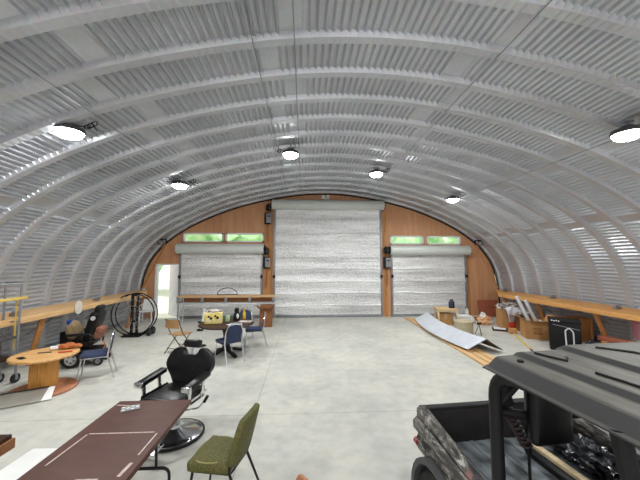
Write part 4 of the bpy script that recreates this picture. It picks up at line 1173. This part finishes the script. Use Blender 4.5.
# small plywood table with its things
t = thing('plywood_table', 'small plywood topped work table in front of the right roller door', 'table', (5.05, 10.6, 0), -10)
obj('tabletop', box((0, 0, .555), (.72, .62, .03), None, .006), M['ply'], t)
for sx in (-1, 1):
    for sy in (-1, 1): obj('leg', box((sx*.31, sy*.26, .27), (.05, .05, .54), None, .005), M['pale_wood_x'], t)
    obj('rail', box((sx*.31, 0, .5), (.03, .5, .07), None, .004), M['pale_wood_x'], t)
obj('rail', box((0, -.26, .5), (.6, .03, .07), None, .004), M['pale_wood_x'], t)
t = thing('jug', 'navy blue jug standing on the small plywood table', 'jug', (5.25, 10.55, .572))
b = BM(); lathe(b, [(0, 0), (.09, 0), (.1, .02), (.1, .2), (.07, .25), (.05, .26), (0, .26)], 20); obj('jug_body', b, M['navy'], t)
b = BM(); lathe(b, [(0, .26), (.05, .26), (.05, .3), (0, .3)], 14); obj('cap', b, M['navy'], t)
t = thing('carton', 'brown closed carton under the small plywood table', 'box', (5.0, 10.62, 0), -10)
obj('body', box((0, 0, .2), (.44, .4, .4), None, .006), M['cardboard'], t)
obj('tape_strip', box((0, -.2, .3), (.06, .004, .18)), M['beige'], t)
t = thing('round_drum', 'beige round lidded drum in front of the plywood table', 'drum', (4.9, 9.12, 0))
b = BM(); lathe(b, [(0, 0), (.25, 0), (.26, .02), (.265, .36), (0, .36)], 36); obj('body', b, M['beige'], t)
b = BM(); lathe(b, [(.268, .33), (.275, .36), (.27, .4), (.24, .415), (0, .42)], 36); obj('lid', b, M['beige'], t)
t = thing('storage_tub', 'white plastic tub with a lid right of the plywood table', 'tub', (5.66, 10.55, 0), -8)
b = BM(); bx(b, (0, 0, .14), (.42, .36, .28), None, .03); obj('body', b, M['white'], t)
b = BM(); bx(b, (0, 0, .3), (.47, .41, .05), None, .015); obj('lid', b, M['white_paint'], t)
t = thing('mini_tripod', 'small black tripod beside the beige drum', 'tripod', (5.3, 8.98, 0)); t.scale = (.72, .72, .8)
b = BM(); bx(b, (0, 0, .42), (.16, .06, .07), None, .015); obj('head', b, M['black'], t)
for k in range(3):
    a = k*2*PI/3+.5; b = BM(); tube(b, [(0, 0, .39), (.16*math.cos(a), .16*math.sin(a), .008)], .011, 6); obj('leg', b, M['black'], t)

# clutter by the right corner
t = thing('plywood_sheet', 'dark plywood offcut leaning on the back wall in the right corner', 'board', (7.5, 11.86, 0), 0)
b = BM(); bx(b, (0, .0, 0), (.86, .02, .66)); move(b, T(0, .12, .33) @ Matrix.Rotation(math.radians(-11), 4, 'X')); obj('sheet', b, M['red_wood'], t)
t = thing('spray_bottle', 'tall white spray bottle on a flat carton by the back wall', 'bottle', (6.3, 11.45, .1))
b = BM(); lathe(b, [(0, 0), (.06, 0), (.065, .02), (.06, .22), (.025, .28), (.025, .32), (0, .32)], 16); obj('bottle_body', b, M['white'], t)
b = BM(); bx(b, (-.02, 0, .35), (.11, .035, .06), None, .01); obj('spray_head', b, M['plastic_grey'], t)
t = thing('flat_carton', 'flat brown carton on the floor under the spray bottle', 'box', (6.32, 11.4, 0), 10)
obj('body', box((0, 0, .05), (.5, .4, .098), None, .005), M['cardboard'], t)
obj('lid_flap', box((.2, -.22, .095), (.2, .12, .006), R('X', 12)), M['cardboard_dark'], t)
t = thing('shopping_bag', 'orange and white plastic bag on the floor beside the clutter pile', 'bag', (6.4, 10.48, 0), 20)
obj('bag_body', blob(.24, (1, .8, .7), (0, 0, .14), .25, 3, 4, 3.9, .003), M['orange'], t)
b = blob(.14, (.7, .6, 1.1), (-.06, .02, .27), .3, 3.5, 3, 6.2); obj('bag_top', b, M['white'], t)
put('grocery_bag', blob(.13, (1, .9, .85), (0, 0, .1), .3, 3.5, 3, 9.2, .003), M['white'], 'small white plastic bag left of the orange bag', 'bag', (6.1, 10.85, 0))
c = carton('cardboard_box', 'tall brown carton under the white cloth and clutter in the right corner', (6.9, 10.0, 0), -12, .5, .5, .62, M['cardboard'], (0, 0, 0, 0))
c = carton('cardboard_box', 'brown carton with a loose flap between the cloth and the large open carton', (7.1, 9.42, 0), -8, .5, .42, .46, M['cardboard_dark'], (1, 0, 0, 1), .2, 5)
t = thing('cloth_heap', 'crumpled white cloth hanging over the tall carton', 'cloth', (6.9, 9.72, 0))
def cloth_fn(a, v):
    x = (a-.5)*.5; n = noise.noise(Vector((a*4, v*5, 2.)))*.05
    if v < .45: return Vector((x*(1.2-.3*v), .36-.36*(v/.45), .66+.06*math.sin(a*PI)+n))
    w = (v-.45)/.55; return Vector((x*(1.05-.35*w), -.02-.07*math.sin(w*PI)-n*.6-.03, .66+.06*math.sin(a*PI)*(1-w)-.5*w))
b = grid(BM(), cloth_fn, 16, 24); thicken(b, .012); obj('cloth', b, M['cloth_white'], t, 60)
t = thing('paper_pile', 'heap of printed bags and paper on top of the cartons in the right corner', 'paper', (7.0, 9.95, .66))
obj('paper', blob(.2, (1.6, 1.3, .42), (-.02, .0, .07), .4, 4, 4, 8.8, .005), M['clutter'], t)
t = thing('paper_bag', 'flattened printed bag sliding off the pile towards the shelf', 'bag', (7.18, 9.45, .47), -20)
obj('bag_body', blob(.17, (1.5, 1.1, .35), (0, 0, .06), .35, 4, 4, 2.9, .004), M['clutter'], t)
put('carton_red', box((0, 0, .12), (.14, .12, .24), None, .006), M['red'], 'small red carton in front of the tall carton', 'box', (6.78, 9.62, 0), -10)
t = thing('boot_tray', 'dark flat tray with a white paper on the floor before the cartons', 'tray', (6.36, 9.55, 0), -30)
obj('tray', box((0, 0, .025), (.48, .36, .05), None, .012), M['dark_wood'], t)
obj('paper', box((-.03, .0, .055), (.34, .24, .012), None, .003), M['cloth_white'], t)
put('wood_block', box((0, 0, .08), (.2, .16, .16), None, .006), M['cardboard'], 'small brown block at the end of the yellow broom', 'block', (6.44, 9.12, 0), -20)
bigc = carton('cardboard_box', 'large open brown carton holding two silver tubes under the right shelf', (6.78, 8.62, 0), -22, .62, .56, .5, M['cardboard'], (1, 1, 0, 1), .2, 40)
b = BM(); bx(b, (-.02, -.284, .3), (.22, .004, .03)); bx(b, (-.02, -.284, .24), (.16, .004, .03)); bx(b, (-.02, -.284, .17), (.2, .004, .05)); obj('printed_mark', b, M['cardboard_dark'], bigc)
for p, q, lab in (((6.78, 8.62, .06), (6.47, 8.9, 1.16), 'left silver tube leaning out of the large open carton'), ((6.98, 8.58, .06), (6.64, 8.78, 1.06), 'right silver tube leaning out of the large open carton')):
    t = thing('paper_tube', lab, 'tube', p, 0, 'tubes in the large open carton')
    d = Vector(q)-Vector(p); b = BM(); cyl(b, (0, 0, 0), d, .05, n=20); obj('tube', b, M['foil_tube'], t)
    b = BM(); cyl(b, d*.985, d*1.004, .052, n=20); obj('end_cap', b, M['white'], t)
put('white_pamphlet', box((0, 0, .0), (.3, .16, .02), Matrix.Rotation(math.radians(20), 3, 'Y'), .004), M['white'], 'white folded paper sticking out of the large open carton', 'paper', (6.95, 8.45, .46), -20)
t = thing('push_broom', 'yellow handled broom lying on the floor towards the vehicle', 'broom', (6.1, 8.35, 0), 0)
b = BM(); cyl(b, (.34, .72, .02), (-.42, -.95, .02), .018, n=10); hd = obj('handle', b, M['yellow'], t)
b = BM(); cyl(b, (-.42, -.95, .02), (-.52, -1.17, .02), .021, n=10); obj('grip', b, M['black'], hd)

# black chest and its neighbours
t = thing('storage_chest', 'black storage chest with a slanted lid under the right shelf', 'chest', (6.6, 7.42, 0), -38)
b = BM(); bx(b, (0, 0, .34), (.62, .48, .68), None, .02); obj('body', b, M['black'], t)
b = BM(); bx(b, (0, 0, .72), (.65, .51, .09), None, .03); obj('lid', b, M['black'], t)
b = BM(); beam(b, (-.24, -.246, .64), (.28, -.246, .55), .012, .012); obj('trim_strip', b, M['plastic_grey'], t)  # grey strip stands in for the highlight along the lid edge
b = BM()
for k in range(4): bx(b, (-.25+.045*k, -.262, .74-.012*(k % 2)), (.03, .004, .025), R('Y', 20*(k % 2)))
obj('white_mark', b, M['white'], t)
t = thing('hand_truck', 'hand truck with a pale hoop handle standing before the black chest', 'hand truck', (6.13, 6.75, 0), -38)
b = BM(); tube(b, bend([(-.06, 0, .06), (-.07, .1, .6), (.01, .11, .66), (.08, .1, .57), (.07, 0, .06)], .06, 6), .014, 8); obj('handle', b, M['steel_white'], t)
b = BM(); bx(b, (0, -.1, .015), (.3, .2, .02), None, .005); obj('toe_plate', b, M['black_metal'], t)
for s in (-1, 1): wheel(t, (s*.17, .03, .09), .09, .04, M['grey_metal'], M['rubber'], 4)
t = thing('trash_bag', 'grey-black plastic bag on the floor right of the black chest', 'bag', (6.74, 6.76, 0), 0)
obj('bag_body', blob(.22, (1.0, .8, .8), (0, 0, .15), .3, 4, 4, 4.4, .004), M['bag_grey'], t)
obj('bag_knot', blob(.08, (.8, .8, .9), (-.06, 0, .33), .3, 4, 3, 1.4), M['bag_black'], t)
for x, w, lab in ((7.36, .26, 'narrow upright wooden crate right behind the black chest'), (7.78, .42, 'wider wooden crate beside the slanted shelf leg')):
    t = thing('wooden_crate', lab, 'crate', (x, 8.25, 0), -4, 'wooden crates under the right shelf')
    obj('body', box((0, 0, .32), (w, .4, .64), None, .008), M['lumber_z'], t)
    b = BM()
    for k in (-1, 1): bx(b, (k*(w/2-.025), -.206, .32), (.05, .014, .62), None, .003)
    obj('corner_batten', b, M['lumber_orange'], t)
t = thing('red_beam', 'reddish wooden beam on low trestles beside the pink roll', 'beam', (7.3, 6.58, 0), -72)
b = BM(); bx(b, (0, 0, .38), (1.0, .14, .1), None, .008); obj('beam', b, M['red_wood'], t)
for x in (-.35, .35): obj('trestle', box((x, 0, .165), (.08, .3, .33), None, .006), M['lumber_z'], t)
t = thing('insulation_roll', 'pink insulation roll standing under the right shelf at the picture edge', 'insulation', (7.92, 6.72, 0))
b = BM(); lathe(b, [(0, 0), (.17, .0), (.19, .03), (.2, .4), (.19, .8), (.16, .84), (.1, .83), (0, .82)], 26); 
for v in b.verts: v.co += v.co.normalized()*.02*noise.noise(v.co*9)
obj('roll', b, M['pink'], t)
b = BM(); lathe(b, [(.203, .36), (.209, .36), (.209, .42), (.203, .42)], 26); obj('band', b, M['clutter'], t)

# ------------------------------------------------------------------ light, world, camera
w = bpy.data.worlds.new('World'); sc.world = w; w.use_nodes = True
nt = w.node_tree; bg = nt.nodes['Background']
sky = nt.nodes.new('ShaderNodeTexSky'); sky.sky_type = 'HOSEK_WILKIE'; sky.turbidity = 7; sky.sun_direction = (.3, -.5, .8)
mx = nt.nodes.new('ShaderNodeMix'); mx.data_type = 'RGBA'; mx.inputs['Factor'].default_value = .75; mx.inputs['B'].default_value = (1, 1, 1, 1)
nt.links.new(sky.outputs['Color'], mx.inputs['A']); nt.links.new(mx.outputs['Result'], bg.inputs['Color'])
bg.inputs['Strength'].default_value = 2.6
sl = bpy.data.lights.new('sun', 'SUN'); sl.energy = 7; sl.angle = math.radians(1)
so = bpy.data.objects.new('sun', sl); COL.objects.link(so); so.rotation_euler = (math.radians(18), math.radians(38), 0)

cam = bpy.data.cameras.new('camera'); co = bpy.data.objects.new('camera', cam); COL.objects.link(co)
co.location = (0, 0, 2.2); co.rotation_euler = (math.radians(94.2), 0, math.radians(-3.05))
cam.sensor_width = 36; cam.lens = 36*300/640; cam.clip_start = .05; cam.clip_end = 300
sc.camera = co
vs = sc.view_settings
vs.view_transform = 'Standard'; vs.look = 'None'; vs.gamma = 1; vs.use_curve_mapping = False; vs.exposure = -.47
sc.cycles.use_denoising = True
sc.cycles.max_bounces = 8; sc.cycles.diffuse_bounces = 5
